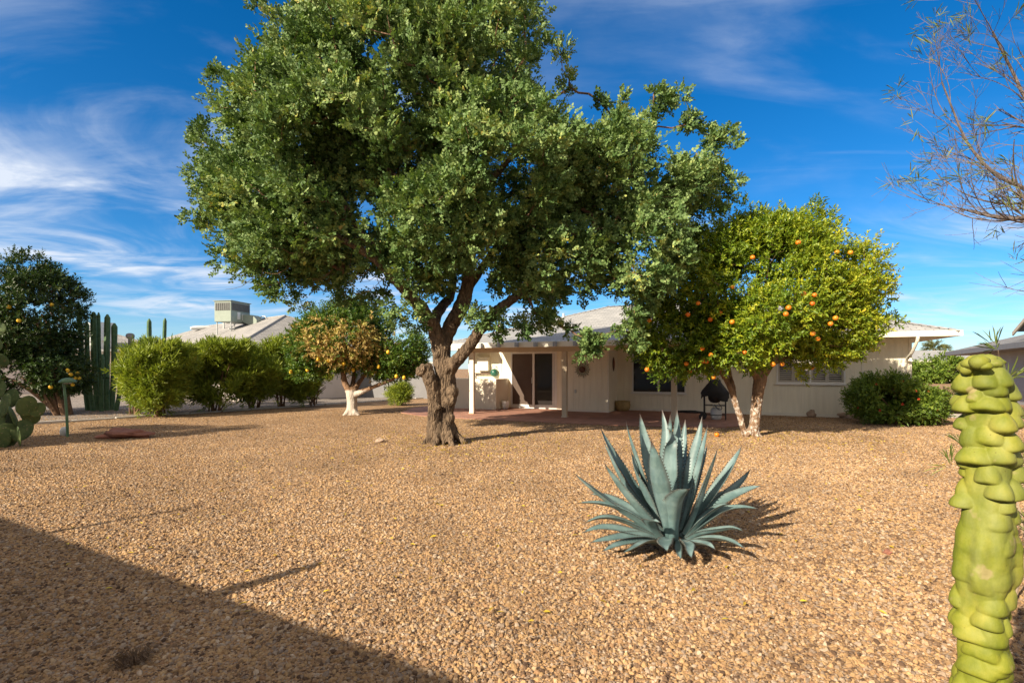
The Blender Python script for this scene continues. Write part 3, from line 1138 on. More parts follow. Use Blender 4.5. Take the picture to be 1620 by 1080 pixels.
mb.lathe([(0.05, 0.50), (0.12, 0.52), (0.17, 0.58), (0.19, 0.66), (0.19, 0.8)], (0, 0, 0), 20)
mb.build('firebox', M_BLACK, gr, smooth=True)
for sx in (-0.29, 0.29):
    for sy in (-0.18, 0.18):
        mb = MB()
        mb.tube([(sx, sy, 0.02), (sx, sy, 0.75)], 0.016, 8)
        mb.build('leg', M_BLACK, gr)
mb = MB()
for sy in (-0.18, 0.18):
    mb.tube([(-0.29, sy, 0.16), (0.29, sy, 0.16)], 0.011, 6)
    mb.tube([(-0.29, sy, 0.43), (0.29, sy, 0.43)], 0.011, 6)
for sx in (-0.29, 0.29):
    mb.tube([(sx, -0.18, 0.16), (sx, 0.18, 0.16)], 0.011, 6)
mb.build('cart_rail', M_BLACK, gr)
for sy in (-0.2, 0.2):
    mb = MB()
    mb.tube([(-0.33, sy - 0.03, 0.105), (-0.33, sy + 0.03, 0.105)], 0.10, 18)
    mb.build('wheel', M_BLACK, gr)
mb = MB()
mb.tube(catmull([(0.1, -0.12, 0.5), (0.2, -0.2, 0.36), (0.12, -0.22, 0.32), (0.0, -0.1, 0.42)], 0.04), 0.01, 6)
mb.build('gas_hose', M_BLACK, gr)
q = g0 + np.array([0.02, -0.04, 0])
tk = thing('propane_tank', 'white propane tank standing under the covered grill', 'gas tank', q)
mb = MB()
mb.lathe([(0.11, 0.0), (0.11, 0.03), (0.13, 0.04), (0.152, 0.08), (0.155, 0.12), (0.155, 0.27), (0.14, 0.33), (0.08, 0.365), (0.0, 0.375)], (0, 0, 0), 24)
mb.build('cylinder_body', M_TANK, tk, smooth=True)
mb = MB()
for k in range(3):
    a0 = 2 * math.pi * k / 3
    mb.tube([(0.09 * math.cos(a0 + t_), 0.09 * math.sin(a0 + t_), 0.44) for t_ in np.linspace(0, 1.5, 6)], 0.012, 6)
    mb.tube([(0.09 * math.cos(a0), 0.09 * math.sin(a0), 0.34), (0.09 * math.cos(a0), 0.09 * math.sin(a0), 0.44)], 0.012, 6)
mb.build('collar', M_TANK, tk)
mb = MB()
mb.lathe([(0.03, 0.36), (0.03, 0.41), (0.045, 0.415), (0.045, 0.44), (0, 0.445)], (0, 0, 0), 12)
mb.build('valve', M_METAL, tk)
# a black cover strap / mat lying by the wall left of the grill
q = HL(3.35, 3.2, 0.022)
mb = MB()
mb.ellipsoid((0, 0, 0.03), (0.42, 0.12, 0.05), None, 24, 8, 0.5, 8, 4)
hm = mb.build('rolled_mat', M_COVER, smooth=True)
hm.location = q
hm.rotation_euler = (0, 0, TH)
tag(hm, 'low black rolled mat lying along the wall left of the grill', 'mat')


# ------------------------------------------------------------------ foliage tools
def unit(a):
    return a / (np.linalg.norm(a, axis=-1, keepdims=True) + 1e-9)


def leaves_obj(name, mat, parent, origin, pos, dirs, nor, L, W, rnd, fold=0.25, tipw=0.75, point=False):
    """one six-vertex folded leaf per row"""
    N = len(pos)
    if N == 0:
        return None
    L = np.broadcast_to(L, (N,))[:, None]
    W = np.broadcast_to(W, (N,))[:, None]
    side = unit(np.cross(dirs, nor))
    up = unit(np.cross(side, dirs))
    v = np.zeros((N, 6, 3), np.float32)
    b = pos - np.asarray(origin)
    v[:, 0] = b
    v[:, 1] = b + dirs * L * 0.35 + side * W * 0.5 + up * W * fold
    v[:, 2] = b + dirs * L * tipw + side * W * (0.26 if point else 0.43) + up * W * fold * 0.8
    v[:, 3] = b + dirs * L - up * L * 0.06
    v[:, 4] = b + dirs * L * tipw - side * W * (0.26 if point else 0.43) + up * W * fold * 0.8
    v[:, 5] = b + dirs * L * 0.35 - side * W * 0.5 + up * W * fold
    me = bpy.data.meshes.new(name)
    me.vertices.add(N * 6)
    me.vertices.foreach_set('co', v.ravel())
    idx = np.arange(N)[:, None] * 6 + np.array([0, 1, 2, 3, 0, 3, 4, 5])[None]
    me.loops.add(N * 8)
    me.loops.foreach_set('vertex_index', idx.ravel().astype(np.int32))
    me.polygons.add(N * 2)
    me.polygons.foreach_set('loop_start', (np.arange(N * 2) * 4).astype(np.int32))
    me.polygons.foreach_set('loop_total', np.full(N * 2, 4, np.int32))
    at = me.attributes.new('rnd', 'FLOAT', 'FACE')
    at.data.foreach_set('value', np.repeat(rnd, 2).astype(np.float32))
    me.materials.append(mat)
    me.update(calc_edges=True)
    o = bpy.data.objects.new(name, me)
    COL.objects.link(o)
    if parent:
        o.parent = parent
    return o


def spray_leaves(rng, o, ax, length, k, leaf_l, leaf_w, spread=1.0, pinnate=False, jit=0.25, rnd_c=None):
    """k leaves along each spray axis; returns arrays for leaves_obj"""
    S = len(o)
    ax = unit(ax)
    s0 = unit(np.cross(ax, rng.normal(size=(S, 3))))
    n0 = np.cross(ax, s0)
    length = np.broadcast_to(length, (S,))
    pos, dr, nr, ln, rd = [], [], [], [], []
    base = rng.random(S) if rnd_c is None else rnd_c
    for j in range(k):
        t_ = (j + 0.6) / k
        if pinnate:
            sg = 1 if j % 2 == 0 else -1
            sd = s0 * sg
            nn_ = n0
            last = (j == k - 1)
            sp = 0.15 if last else spread
        else:
            a_ = 2.4 * j
            sd = s0 * math.cos(a_) + n0 * math.sin(a_)
            sp = spread * (0.5 if j >= k - 2 else 1.0)
            nn_ = None
        d = unit(ax * math.cos(sp) + sd * math.sin(sp) + rng.normal(size=(S, 3)) * jit)
        if nn_ is None:
            nn_ = unit(ax - d * np.sum(ax * d, 1, keepdims=True) + 0.35 * np.array([0, 0, 1.0]) + rng.normal(size=(S, 3)) * jit)
        else:
            nn_ = unit(nn_ + rng.normal(size=(S, 3)) * jit)
        pos.append(o + ax * (length * t_)[:, None])
        dr.append(d)
        nr.append(nn_)
        ln.append(leaf_l * rng.uniform(0.75, 1.2, S))
        rd.append(np.clip(base * 0.65 + rng.random(S) * 0.35, 0, 1))
    pos, dr, nr = map(np.concatenate, (pos, dr, nr))
    ln, rd = np.concatenate(ln), np.concatenate(rd)
    return pos, dr, nr, ln, ln * (leaf_w / leaf_l), rd


def q_of(p, blobs):
    d = [np.linalg.norm((p - c) / r, axis=1) for c, r in blobs]
    return np.min(np.stack(d), axis=0)


def crown_points(rng, blobs, n, inner=0.6, freq=0.55, thr=-0.12, squash=None, min_d=0.0, power=0.5, pad=0.0):
    blobs = [(np.asarray(c, float), np.maximum(np.asarray(r, float) - pad, .45 * np.asarray(r, float))) for c, r in blobs]
    w = np.array([(r[0] * r[1] * r[2]) ** (2 / 3) for c, r in blobs])
    w /= w.sum()
    out = []
    tries = 0
    off = rng.random(3) * 50
    while len(out) < n and tries < n * 60:
        tries += 1
        c, r = blobs[rng.choice(len(blobs), p=w)]
        d = rng.normal(size=3)
        d /= np.linalg.norm(d)
        p = c + d * r * (inner + (1 - inner) * rng.random() ** power) * rng.uniform(0.93, 1.06)
        if min(np.linalg.norm((p - cc) / rr) for cc, rr in blobs) < inner:
            continue
        if mnoise.noise(Vector(p * freq + off)) < thr:
            continue
        if squash and not squash(p):
            continue
        if min_d and out and np.min(np.linalg.norm(np.array(out[-400:]) - p, axis=1)) < min_d:
            continue
        out.append(p)
    return np.array(out)


def blob(px, py, d, rx, rz, ry):
    return (P(px, py, d), np.array([rx * d / F, ry, rz * d / F]))


def grow(limbs, tips, seed, rtip=0.004, step=0.28, sag=0.05, rmax=0.05, start=0.35):
    """branches joining every tip to the nearest limb or earlier branch"""
    rng = np.random.default_rng(seed)
    nodes, par, wt = [], [], []
    for pts in limbs:
        k0 = int(len(pts) * start)
        for i in range(k0, len(pts)):
            nodes.append(pts[i][:3])
            par.append(-1)
            wt.append(0)
    cap = len(tips) * 14 + len(nodes) + 10
    arr = np.zeros((cap, 3))
    arr[:len(nodes)] = nodes
    nlimb = n = len(nodes)
    cent = arr[:n].mean(0)
    order = np.argsort(np.linalg.norm(tips - cent, axis=1))
    paths = []
    for ti in order:
        tip = tips[ti]
        dd = np.linalg.norm(arr[:n] - tip, axis=1) + 0.12 * np.linalg.norm(arr[:n] - cent, axis=1)
        b = int(np.argmin(dd))
        p0 = arr[b]
        L = np.linalg.norm(tip - p0)
        if L < 0.03:
            continue
        k = min(12, max(2, int(math.ceil(L / step))))
        bend = rng.normal(size=3) * L * 0.10 + np.array([0, 0, -sag * L])
        ids = [b]
        for j in range(1, k + 1):
            t_ = j / k
            q_ = p0 + (tip - p0) * t_ + bend * math.sin(math.pi * t_) + (rng.normal(size=3) * 0.02 if j < k else 0)
            arr[n] = q_
            par.append(ids[-1])
            wt.append(0)
            ids.append(n)
            n += 1
        paths.append(ids)
    for ids in paths:
        i = ids[-1]
        while i >= nlimb:
            wt[i] += 1
            i = par[i]
    mb = MB()
    wt = np.array(wt, float)
    rad = np.minimum(rmax, rtip * np.maximum(wt, 1) ** 0.52)
    for ids in paths:
        r = rad[ids]
        r[0] = r[1] * 1.1
        mb.tube(arr[ids], r, 3 if r[1] < 0.012 else (5 if r[1] < 0.03 else 7), cap=False)
    return mb


def remesh(o, voxel, smooth_it=3, disp=None):
    m_ = o.modifiers.new('remesh', 'REMESH')
    m_.mode = 'VOXEL'
    m_.voxel_size = voxel
    if smooth_it:
        s_ = o.modifiers.new('smooth', 'SMOOTH')
        s_.iterations = smooth_it
        s_.factor = 0.5
    dg = bpy.context.evaluated_depsgraph_get()
    dg.update()
    me = bpy.data.meshes.new_from_object(o.evaluated_get(dg))
    o.modifiers.clear()
    if disp:
        n = len(me.vertices)
        co = np.zeros(n * 3)
        no = np.zeros(n * 3)
        me.vertices.foreach_get('co', co)
        me.vertices.foreach_get('normal', no)
        co, no = co.reshape(-1, 3), no.reshape(-1, 3)
        d = np.array([disp(Vector(c)) for c in co])
        me.vertices.foreach_set('co', (co + no * d[:, None]).ravel())
    me.polygons.foreach_set('use_smooth', np.ones(len(me.polygons), bool))
    me.update()
    old = o.data
    mats = [m for m in old.materials]
    o.data = me
    if not me.materials:
        for mm in mats:
            me.materials.append(mm)


def limb(path, step=0.18):
    """path rows: px, py, depth, radius -> world x y z r"""
    rows = np.array([[*P(a_, b_, d_), r_] for a_, b_, d_, r_ in path])
    return catmull(rows, step)


# ------------------------------------------------------------------ the big carob tree
def big_tree():
    rng = np.random.default_rng(11)
    D = 10.4
    base = G(702, 700)
    t = thing('shade_tree', 'huge spreading evergreen tree with a gnarled forked trunk in the middle of the gravel yard', 'tree', base)
    limbs = [
        limb([(703, 702, D, .24), (706, 668, D, .16), (707, 640, D, .16), (708, 610, D, .175), (704, 590, D, .185), (699, 566, D, .175), (694, 546, D, .16), (688, 525, D, .15)], 0.08),
        # left limb
        limb([(696, 552, D, .17), (687, 520, D - .05, .145), (673, 496, D - .2, .14), (655, 474, D - .4, .12), (632, 450, D - .7, .10), (600, 415, D - 1.0, .085), (555, 385, D - 1.2, .07), (500, 360, D - 1.3, .05), (430, 345, D - 1.3, .03)]),
        # middle limb
        limb([(699, 555, D, .17), (707, 528, D + .1, .15), (722, 500, D + .1, .155), (735, 470, D + .1, .145), (741, 440, D, .13), (742, 400, D - .1, .12), (735, 340, D - .2, .10), (720, 260, D - .2, .08), (700, 170, D, .055), (690, 80, D, .03)]),
        # right limb
        limb([(706, 590, D, .16), (718, 574, D - .1, .135), (735, 556, D - .2, .115), (752, 534, D - .25, .11), (770, 508, D - .3, .092), (800, 480, D - .3, .09), (850, 452, D - .2, .075), (920, 420, D, .055), (1000, 380, D + .1, .03)]),
        # middle-left fork
        limb([(686, 512, D, .12), (697, 488, D + .4, .10), (712, 470, D + .8, .09), (716, 430, D + 1.2, .08), (690, 350, D + 1.6, .065), (640, 250, D + 1.6, .05), (600, 150, D + 1.2, .03)]),
        # branches off the limbs
        limb([(735, 465, D + .1, .10), (765, 420, D + .4, .085), (800, 370, D + .5, .07), (840, 300, D + .3, .055), (880, 220, D, .03)]),
        limb([(742, 410, D - .1, .08), (700, 350, D - .6, .055), (640, 290, D - .9, .04), (560, 230, D - 1.0, .03), (470, 180, D - .9, .018)]),
        limb([(600, 415, D - 1.0, .07), (560, 350, D - .8, .055), (520, 260, D - .4, .04), (480, 150, D, .025)]),
        limb([(735, 340, D - .2, .08), (790, 270, D - .9, .06), (830, 220, D - 1.2, .04), (850, 150, D - 1.0, .025)]),
        limb([(850, 452, D - .2, .06), (890, 360, D, .05), (970, 270, D + .2, .04), (1040, 200, D + .2, .025)]),
    ]
    mb = MB()
    for L_ in limbs:
        mb.tube(L_[:, :3], L_[:, 3], 12)
    # left stub trunk with its sawn-off burl
    st = limb([(687, 703, D - .05, .20), (687, 668, D - .10, .145), (687, 640, D - .10, .14), (685, 615, D - .12, .135), (678, 594, D - .16, .13), (672, 584, D - .16, .11)], 0.08)
    mb.tube(st[:, :3], st[:, 3], 12)
    for (px, py, dd, r) in ((664, 589, -.2, .075), (669, 583, -.25, .085), (678, 581, -.15, .08), (661, 585, -.1, .055), (716, 620, -.1, .14), (715, 632, -.12, .11), (694, 644, -.22, .05), (713, 662, -.1, .10), (693, 560, -.12, .09)):
        mb.ellipsoid(P(px, py, D + dd), (r, r, r * 1.15), None, 12, 8)
    # root flare
    for (ax, ay, ln, r) in ((-1, -.5, .42, .11), (1, -.35, .50, .12), (.55, -1, .45, .11), (-.35, -1, .42, .11), (-1, .4, .42, .11), (.9, .6, .42, .12), (0.1, 1, .42, .12), (.15, -1.1, .38, .08)):
        p0 = np.array([base[0], base[1], 0.42])
        d_ = np.array([ax, ay, 0.0])
        pts = catmull([p0 + d_ * .10, p0 + d_ * .22 + (0, 0, -.22), p0 + d_ * ln * .75 + (0, 0, -.36), p0 + d_ * ln + (0, 0, -.47)], .06)
        mb.tube(pts, np.linspace(r, r * .45, len(pts)), 9)
    tr = mb.build('trunk', M_BARK, t, origin=base)
    def dsp(c):
        a_ = 0.030 * mnoise.noise(Vector((c.x * 6, c.y * 6, c.z * 1.6))) + 0.022 * mnoise.noise(Vector((c.x * 16, c.y * 16, c.z * 6))) + 0.008 * mnoise.noise(c * 40)
        return a_ * (1.0 if c.z < 3.0 else 0.4)
    remesh(tr, 0.018, 3, dsp)

    B = [blob(645, 150, D, 200, 165, 2.8), blob(470, 220, D - .2, 112, 100, 2.0), blob(475, 130, D + .3, 66, 62, 1.2), blob(447, 332, D - .2, 108, 74, 1.6), blob(590, 45, D, 125, 80, 2.0), blob(530, 240, D - 1.6, 125, 125, 1.4), blob(470, 375, D - .5, 105, 66, 1.3), blob(385, 300, D, 75, 85, 1.2), blob(570, 380, D - .9, 85, 62, 1.0), blob(400, 400, D - .2, 62, 50, .9), blob(530, 425, D + .2, 75, 40, .9),
         blob(745, 105, D, 125, 140, 2.5), blob(790, 280, D - .6, 150, 115, 2.3), blob(985, 285, D, 125, 85, 1.9), blob(1010, 400, D - .5, 85, 100, 1.3),
         blob(700, 340, D - 1.3, 115, 105, 1.3), blob(880, 415, D, 120, 80, 1.6), blob(655, 425, D - .7, 50, 60, .7), blob(555, 330, D + .6, 110, 85, 1.6),
         blob(745, 430, D + .3, 90, 50, 1.0), blob(1080, 300, D + .1, 60, 62, .9)]
    tips = crown_points(rng, B, 2750, 0.54, 0.70, -0.24, pad=.20)
    # outlying sprigs that break the outline, and drooping ends along the skirt
    ex = []
    for (px, py, dd) in ((312, 205, 0), (325, 215, .1), (312, 345, -.1), (325, 350, 0), (345, 120, 0), (410, 15, 0), (425, 30, 0), (470, 45, -.2), (895, 130, 0), (885, 75, 0), (870, 65, .2), (955, 165, 0), (975, 170, .1), (985, 190, 0),
                         (1045, 140, 0), (1060, 155, .1), (1075, 150, 0), (1045, 170, 0), (1040, 185, 0), (1095, 195, 0), (1115, 205, 0), (1085, 200, .1), (1140, 215, 0), (1150, 222, 0), (1120, 230, .1), (1150, 285, 0), (1160, 295, 0), (1140, 270, 0),
                         (1130, 320, 0), (1110, 325, 0), (1020, 200, .1), (1000, 210, 0), (1015, 470, -.6), (1000, 500, -.7), (985, 520, -.6), (1005, 530, -.5), (925, 535, -.7), (935, 550, -.7), (920, 560, -.7), (945, 545, -.6),
                         (830, 500, -.3), (870, 490, -.2), (850, 515, -.2), (900, 510, -.3), (775, 500, -.5), (795, 515, -.5), (760, 510, -.4), (815, 520, -.3), (860, 500, -.4), (750, 495, -.6), (640, 490, -.6), (650, 505, -.5), (625, 500, -.4),
                         (430, 440, -.4), (440, 455, -.4), (420, 460, -.3), (460, 445, -.2), (480, 430, -.2), (500, 440, 0), (530, 450, 0), (545, 470, .1), (470, 470, -.2), (400, 420, -.3), (580, 470, .2), (610, 465, 0)):
        for _ in range(2):
            ex.append(P(px, py, D + dd) + rng.normal(size=3) * .10)
    ex = np.array(ex)
    alltips = np.vstack([tips, ex])
    # limb points are pushed inside the crown, then twigs to each cluster
    tw = grow([np.array(L_) for L_ in limbs[1:]], alltips, 3, 0.0048, 0.30, 0.05, 0.05, 0.3)
    # bare hanging twigs on the lower left
    for k in range(60):
        p0 = P(rng.uniform(400, 620), rng.uniform(380, 440), D + rng.uniform(-.8, .5))
        d_ = np.array([rng.uniform(-.7, .1), rng.uniform(-.3, .3), rng.uniform(-.45, -.1)]) * rng.uniform(.5, 1.2)
        pts = catmull([p0, p0 + d_ * .5 + (0, 0, -.08), p0 + d_ + (0, 0, .02)], .12)
        tw.tube(pts, np.linspace(.007, .0025, len(pts)), 3, cap=False)
    tw.build('branches', M_TWIG, t, origin=base)

    # leaf sprays
    cen = np.mean([b[0] for b in B], axis=0)
    n_s = 24
    cc = np.repeat(alltips, n_s, axis=0)
    rc = np.repeat(np.concatenate([rng.uniform(.15, .36, len(tips)), rng.uniform(.10, .20, len(ex))]), n_s)
    off = rng.normal(size=cc.shape)
    off = unit(off) * (rng.random(len(cc)) ** .6)[:, None] * rc[:, None]
    off[:, 2] *= .8
    o_ = cc + off
    outw = unit(o_ - cen)
    ax = unit(unit(off) * .75 + outw * .45 + np.array([0, 0, .35]) + rng.normal(size=cc.shape) * .35)
    crnd = np.clip(np.repeat(rng.normal(.5, .16, len(alltips)), n_s) + rng.normal(0, .16, len(cc)), 0, 1)
    yl = np.repeat(rng.random(len(alltips)) < .05, n_s)
    crnd[yl] = rng.uniform(.85, 1.0, yl.sum())
    a_ = spray_leaves(rng, o_, ax, .14, 8, .060, .040, 1.05, True, .25, crnd)
    leaves_obj('crown', M_CAROB, t, base, *a_, fold=.12, tipw=.72)


big_tree()


def in_crown_hit(px, py, blobs, d0, d1, q=1.0):
    for d in np.arange(d0, d1, .04):
        p = P(px, py, d)
        if min(np.linalg.norm((p - c) / r) for c, r in blobs) < q:
            return p
    return P(px, py, (d0 + d1) / 2)


def fruit(mb, c, r, seed):
    mb.ellipsoid(c, (r, r, r * .94), None, 14, 9, .04, seed, 3)


M_ORANGE = Mt('orange_peel')
oi = M_ORANGE.node('ShaderNodeObjectInfo')
M_ORANGE.color(M_ORANGE.ramp(oi.outputs['Random'], [(0.0, (0.62, 0.27, 0.015)), (0.4, (0.74, 0.21, 0.012)), (1.0, (0.70, 0.13, 0.010))]))
M_ORANGE.b.inputs['Roughness'].default_value = 0.42
M_ORANGE.bump(M_ORANGE.noise(M_ORANGE.coord(), 260, 2), 0.25, 0.002)
M_ORANGE = M_ORANGE.m
M_LEMONFRUIT = paint('lemon_peel', (0.72, 0.45, 0.03), 0.45, 0.1, 8, 0.1)


# ------------------------------------------------------------------ the orange tree
def orange_tree():
    rng = np.random.default_rng(5)
    D = 11.4
    base = G(1191, 690)
    t = thing('orange_tree', 'leafy orange tree full of fruit with whitewashed lower trunks before the shuttered window', 'tree', base)
    limbs = [
        limb([(1191, 691, D, .135), (1194, 668, D, .115), (1197, 640, D, .115), (1200, 615, D, .13), (1203, 598, D, .14), (1205, 585, D, .12)], .08),
        limb([(1204, 594, D, .12), (1218, 578, D - .1, .09), (1226, 560, D - .1, .08), (1240, 530, D - .1, .065), (1270, 480, D - .2, .045), (1310, 430, D, .025)]),
        limb([(1203, 592, D, .12), (1208, 568, D + .1, .085), (1205, 540, D + .2, .07), (1200, 490, D + .3, .055), (1200, 420, D + .3, .03)]),
        limb([(1200, 596, D, .12), (1184, 574, D - .15, .085), (1172, 556, D - .2, .07), (1150, 520, D - .3, .055), (1110, 470, D - .2, .035), (1070, 430, D, .02)]),
        limb([(1203, 588, D + .1, .09), (1196, 560, D + .5, .07), (1170, 520, D + .9, .05), (1120, 470, D + 1.0, .03)]),
        limb([(1220, 575, D, .07), (1250, 560, D + .4, .055), (1300, 530, D + .7, .04), (1350, 500, D + .7, .02)]),
        # second leaning stems
        limb([(1179, 689, D + .05, .075), (1171, 660, D + .05, .066), (1162, 632, D + .05, .066), (1152, 606, D + .05, .062), (1140, 586, D, .06), (1120, 560, D, .05), (1080, 520, D, .03)], .1),
        limb([(1162, 634, D + .1, .06), (1160, 612, D + .15, .05), (1154, 590, D + .2, .045), (1150, 550, D + .3, .035)], .1),
    ]
    mb = MB()
    for L_ in limbs:
        mb.tube(L_[:, :3], L_[:, 3], 10)
    for (ax, ay) in ((-1, -.3), (.9, -.5), (.2, -1), (.6, .8)):
        p0 = np.array([base[0], base[1], .14])
        d_ = np.array([ax, ay, 0.0])
        mb.tube([p0 + d_ * .05, p0 + d_ * .12 + (0, 0, -.10), p0 + d_ * .19 + (0, 0, -.15)], [.07, .05, .03], 8)
    tr = mb.build('trunk', M_OBARK, t, origin=base)
    remesh(tr, .018, 3, lambda c: .012 * mnoise.noise(Vector((c.x * 9, c.y * 9, c.z * 5))) + .006 * mnoise.noise(c * 30))
    B = [blob(1215, 455, D + .1, 150, 118, 1.5), blob(1280, 440, D + .1, 118, 85, 1.35), blob(1100, 455, D + .1, 95, 95, 1.5), blob(1285, 385, D, 52, 44, .8), blob(1130, 395, D, 80, 45, 1.2),
         blob(1200, 530, D - .7, 80, 60, .9), blob(1075, 540, D + .1, 80, 55, 1.1), blob(1310, 520, D + .2, 75, 55, 1.1), blob(1335, 460, D - .1, 58, 56, .7), blob(1160, 548, D - .8, 55, 38, .6), blob(1200, 380, D, 80, 40, 1.1), blob(1230, 500, D - 1.1, 90, 60, .9), blob(1115, 560, D - .2, 60, 34, .7), blob(1300, 548, D + .1, 62, 34, .8), blob(1040, 520, D, 50, 50, .9)]
    tips = crown_points(rng, B, 1450, .54, .9, -.26, pad=.17)
    ex = []
    for (px, py) in ((1290, 335), (1300, 345), (1280, 345), (1330, 375), (1370, 395), (1400, 440), (1410, 450), (1395, 470), (1405, 500), (1180, 345), (1150, 355), (1210, 355), (1250, 350), (1390, 520), (1370, 545), (1000, 500), (1010, 540), (1030, 580), (1060, 585), (1090, 590), (1130, 585), (1340, 570), (1300, 575), (1270, 580)):
        for _ in range(2):
            ex.append(P(px, py, D) + rng.normal(size=3) * .12)
    ex = np.array(ex)
    alltips = np.vstack([tips, ex])
    tw = grow(limbs[1:], alltips, 8, .0035, .25, .05, .035, .35)
    tw.build('branches', M_TWIG, t, origin=base)
    cen = P(1210, 480, D)
    n_s = 12
    cc = np.repeat(alltips, n_s, axis=0)
    off = unit(rng.normal(size=cc.shape)) * (rng.random(len(cc)) ** .6 * np.repeat(np.concatenate([rng.uniform(.16, .34, len(tips)), np.full(len(ex), .14)]), n_s))[:, None]
    o_ = cc + off
    ax = unit(unit(off) * .6 + unit(o_ - cen) * .55 + np.array([0, 0, .25]) + rng.normal(size=cc.shape) * .35)
    # foliage yellower toward the right, greener toward the left
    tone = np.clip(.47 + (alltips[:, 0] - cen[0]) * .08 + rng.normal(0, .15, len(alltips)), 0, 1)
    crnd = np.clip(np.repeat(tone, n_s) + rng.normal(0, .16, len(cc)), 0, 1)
    a_ = spray_leaves(rng, o_, ax, .17, 8, .082, .036, .95, False, .25, crnd)
    leaves_obj('crown', M_CITRUS, t, base, *a_, fold=.18, point=True)
    fr = [(122, 395), (80, 530), (258, 502), (409, 494), (455, 537), (305, 450), (557, 241), (754, 179), (936, 219), (1003, 219), (818, 454), (705, 500), (722, 470), (900, 545), (930, 518), (856, 612), (820, 590),
          (820, 743), (692, 727), (640, 728), (517, 675), (367, 685), (325, 713), (344, 716), (254, 725), (262, 760), (375, 787), (75, 752), (320, 657), (785, 408), (840, 412), (455, 380), (360, 525)]
    for i, (a, b) in enumerate(fr):
        px, py = 1000 + a / 2.843, 320 + b / 2.843
        c = in_crown_hit(px, py, B, D - 2.2, D + 1.0, 1.0)
        c = c + np.array([0, (.14, .05, .10)[i % 3], 0])
        mb = MB()
        fruit(mb, (0, 0, 0), .045 + .008 * ((i * 7) % 5) / 5, i)
        o = mb.build('orange', M_ORANGE, t, smooth=True)
        o.location = tuple(c - base)


orange_tree()
for i, (px, py, lb) in enumerate(((1134, 691, 'bright orange fallen on the gravel left of the orange tree trunk'),)):
    mb = MB()
    fruit(mb, (0, 0, .052), .055, 77)
    o = mb.build('fallen_orange', M_ORANGE, smooth=True)
    o.location = tuple(G(px, py))
    tag(o, lb, 'orange')


# ------------------------------------------------------------------ lemon tree with brown leaves
def lemon_tree():
    rng = np.random.default_rng(21)
    base = G(557, 656)
    D = base[1]
    t = thing('lemon_tree', 'small citrus tree with browned leaves and white-painted trunk left of the big tree', 'tree', base)
    limbs = [
        limb([(557, 657, D, .19), (557, 640, D, .17), (556, 625, D, .165), (555, 617, D, .16)], .08),
        limb([(554, 622, D, .13), (546, 606, D, .10), (543, 590, D, .09), (540, 565, D, .07), (530, 530, D, .04)]),
        limb([(558, 622, D, .12), (566, 608, D + .2, .08), (575, 595, D + .4, .065), (590, 570, D + .5, .045), (605, 540, D + .5, .025)]),
        limb([(560, 625, D, .11), (580, 616, D - .2, .075), (598, 609, D - .3, .065), (620, 600, D - .3, .05), (645, 580, D - .2, .03)]),
        limb([(556, 618, D, .10), (560, 595, D + .4, .07), (560, 560, D + .6, .05), (555, 520, D + .6, .03)]),
    ]
    mb = MB()
    for L_ in limbs:
        mb.tube(L_[:, :3], L_[:, 3], 10)
    mb.tube([base + (0, 0, .25), base + (-.12, -.12, .08), base + (-.24, -.2, -.02)], [.12, .09, .04], 8)
    mb.tube([base + (0, 0, .25), base + (.14, -.1, .08), base + (.28, -.14, -.02)], [.12, .09, .04], 8)
    tr = mb.build('trunk', M_LBARK, t, origin=base)
    remesh(tr, .025, 3, lambda c: .012 * mnoise.noise(Vector((c.x * 9, c.y * 9, c.z * 4))))
    B = [blob(545, 535, D, 78, 55, 1.6), blob(495, 545, D, 42, 45, 1.0), blob(545, 500, D, 50, 32, 1.0), blob(640, 560, D - .2, 38, 42, 1.0), blob(610, 570, D + .2, 40, 36, .9), blob(490, 580, D, 34, 24, .7)]
    tips = crown_points(rng, B, 900, .50, .8, -.30, pad=.14)
    tw = grow(limbs[1:], tips, 8, .0045, .3, .05, .035, .35)
    tw.build('branches', M_TWIG, t, origin=base)
    cen = P(560, 545, D)
    brown_c = P(545, 545, D - 1.0)
    isb = (np.linalg.norm((tips - brown_c) / np.array([1.5, 1.6, .75]), axis=1) + rng.normal(0, .33, len(tips))) < .74
    for nm, mt, sel in (('crown', M_LEMON, ~isb), ('dry_foliage', M_DRYLEAF, isb)):
        tp = tips[sel]
        n_s = 12
        cc = np.repeat(tp, n_s, axis=0)
        off = unit(rng.normal(size=cc.shape)) * (rng.random(len(cc)) ** .6 * np.repeat(rng.uniform(.15, .32, len(tp)), n_s))[:, None]
        o_ = cc + off
        dn = .25 if nm == 'crown' else -.35
        ax = unit(unit(off) * .6 + unit(o_ - cen) * .5 + np.array([0, 0, dn]) + rng.normal(size=cc.shape) * .35)
        a_ = spray_leaves(rng, o_, ax, .16, 7, .085, .040, .95, False, .3)
        leaves_obj(nm, mt, t, base, *a_, fold=.18, point=True)
    for i, (px, py) in enumerate(((488, 585), (462, 588), (615, 557), (560, 585), (640, 597), (628, 595), (522, 570), (600, 580), (505, 568), (545, 575))):
        c = in_crown_hit(px, py, B, D - 2, D + 1)
        mb = MB()
        mb.ellipsoid((0, 0, 0), (.055, .055, .065), None, 12, 8)
        o = mb.build('lemon', M_LEMONFRUIT, t, smooth=True)
        o.location = tuple(c - base + np.array([0, -.08, 0]))


lemon_tree()


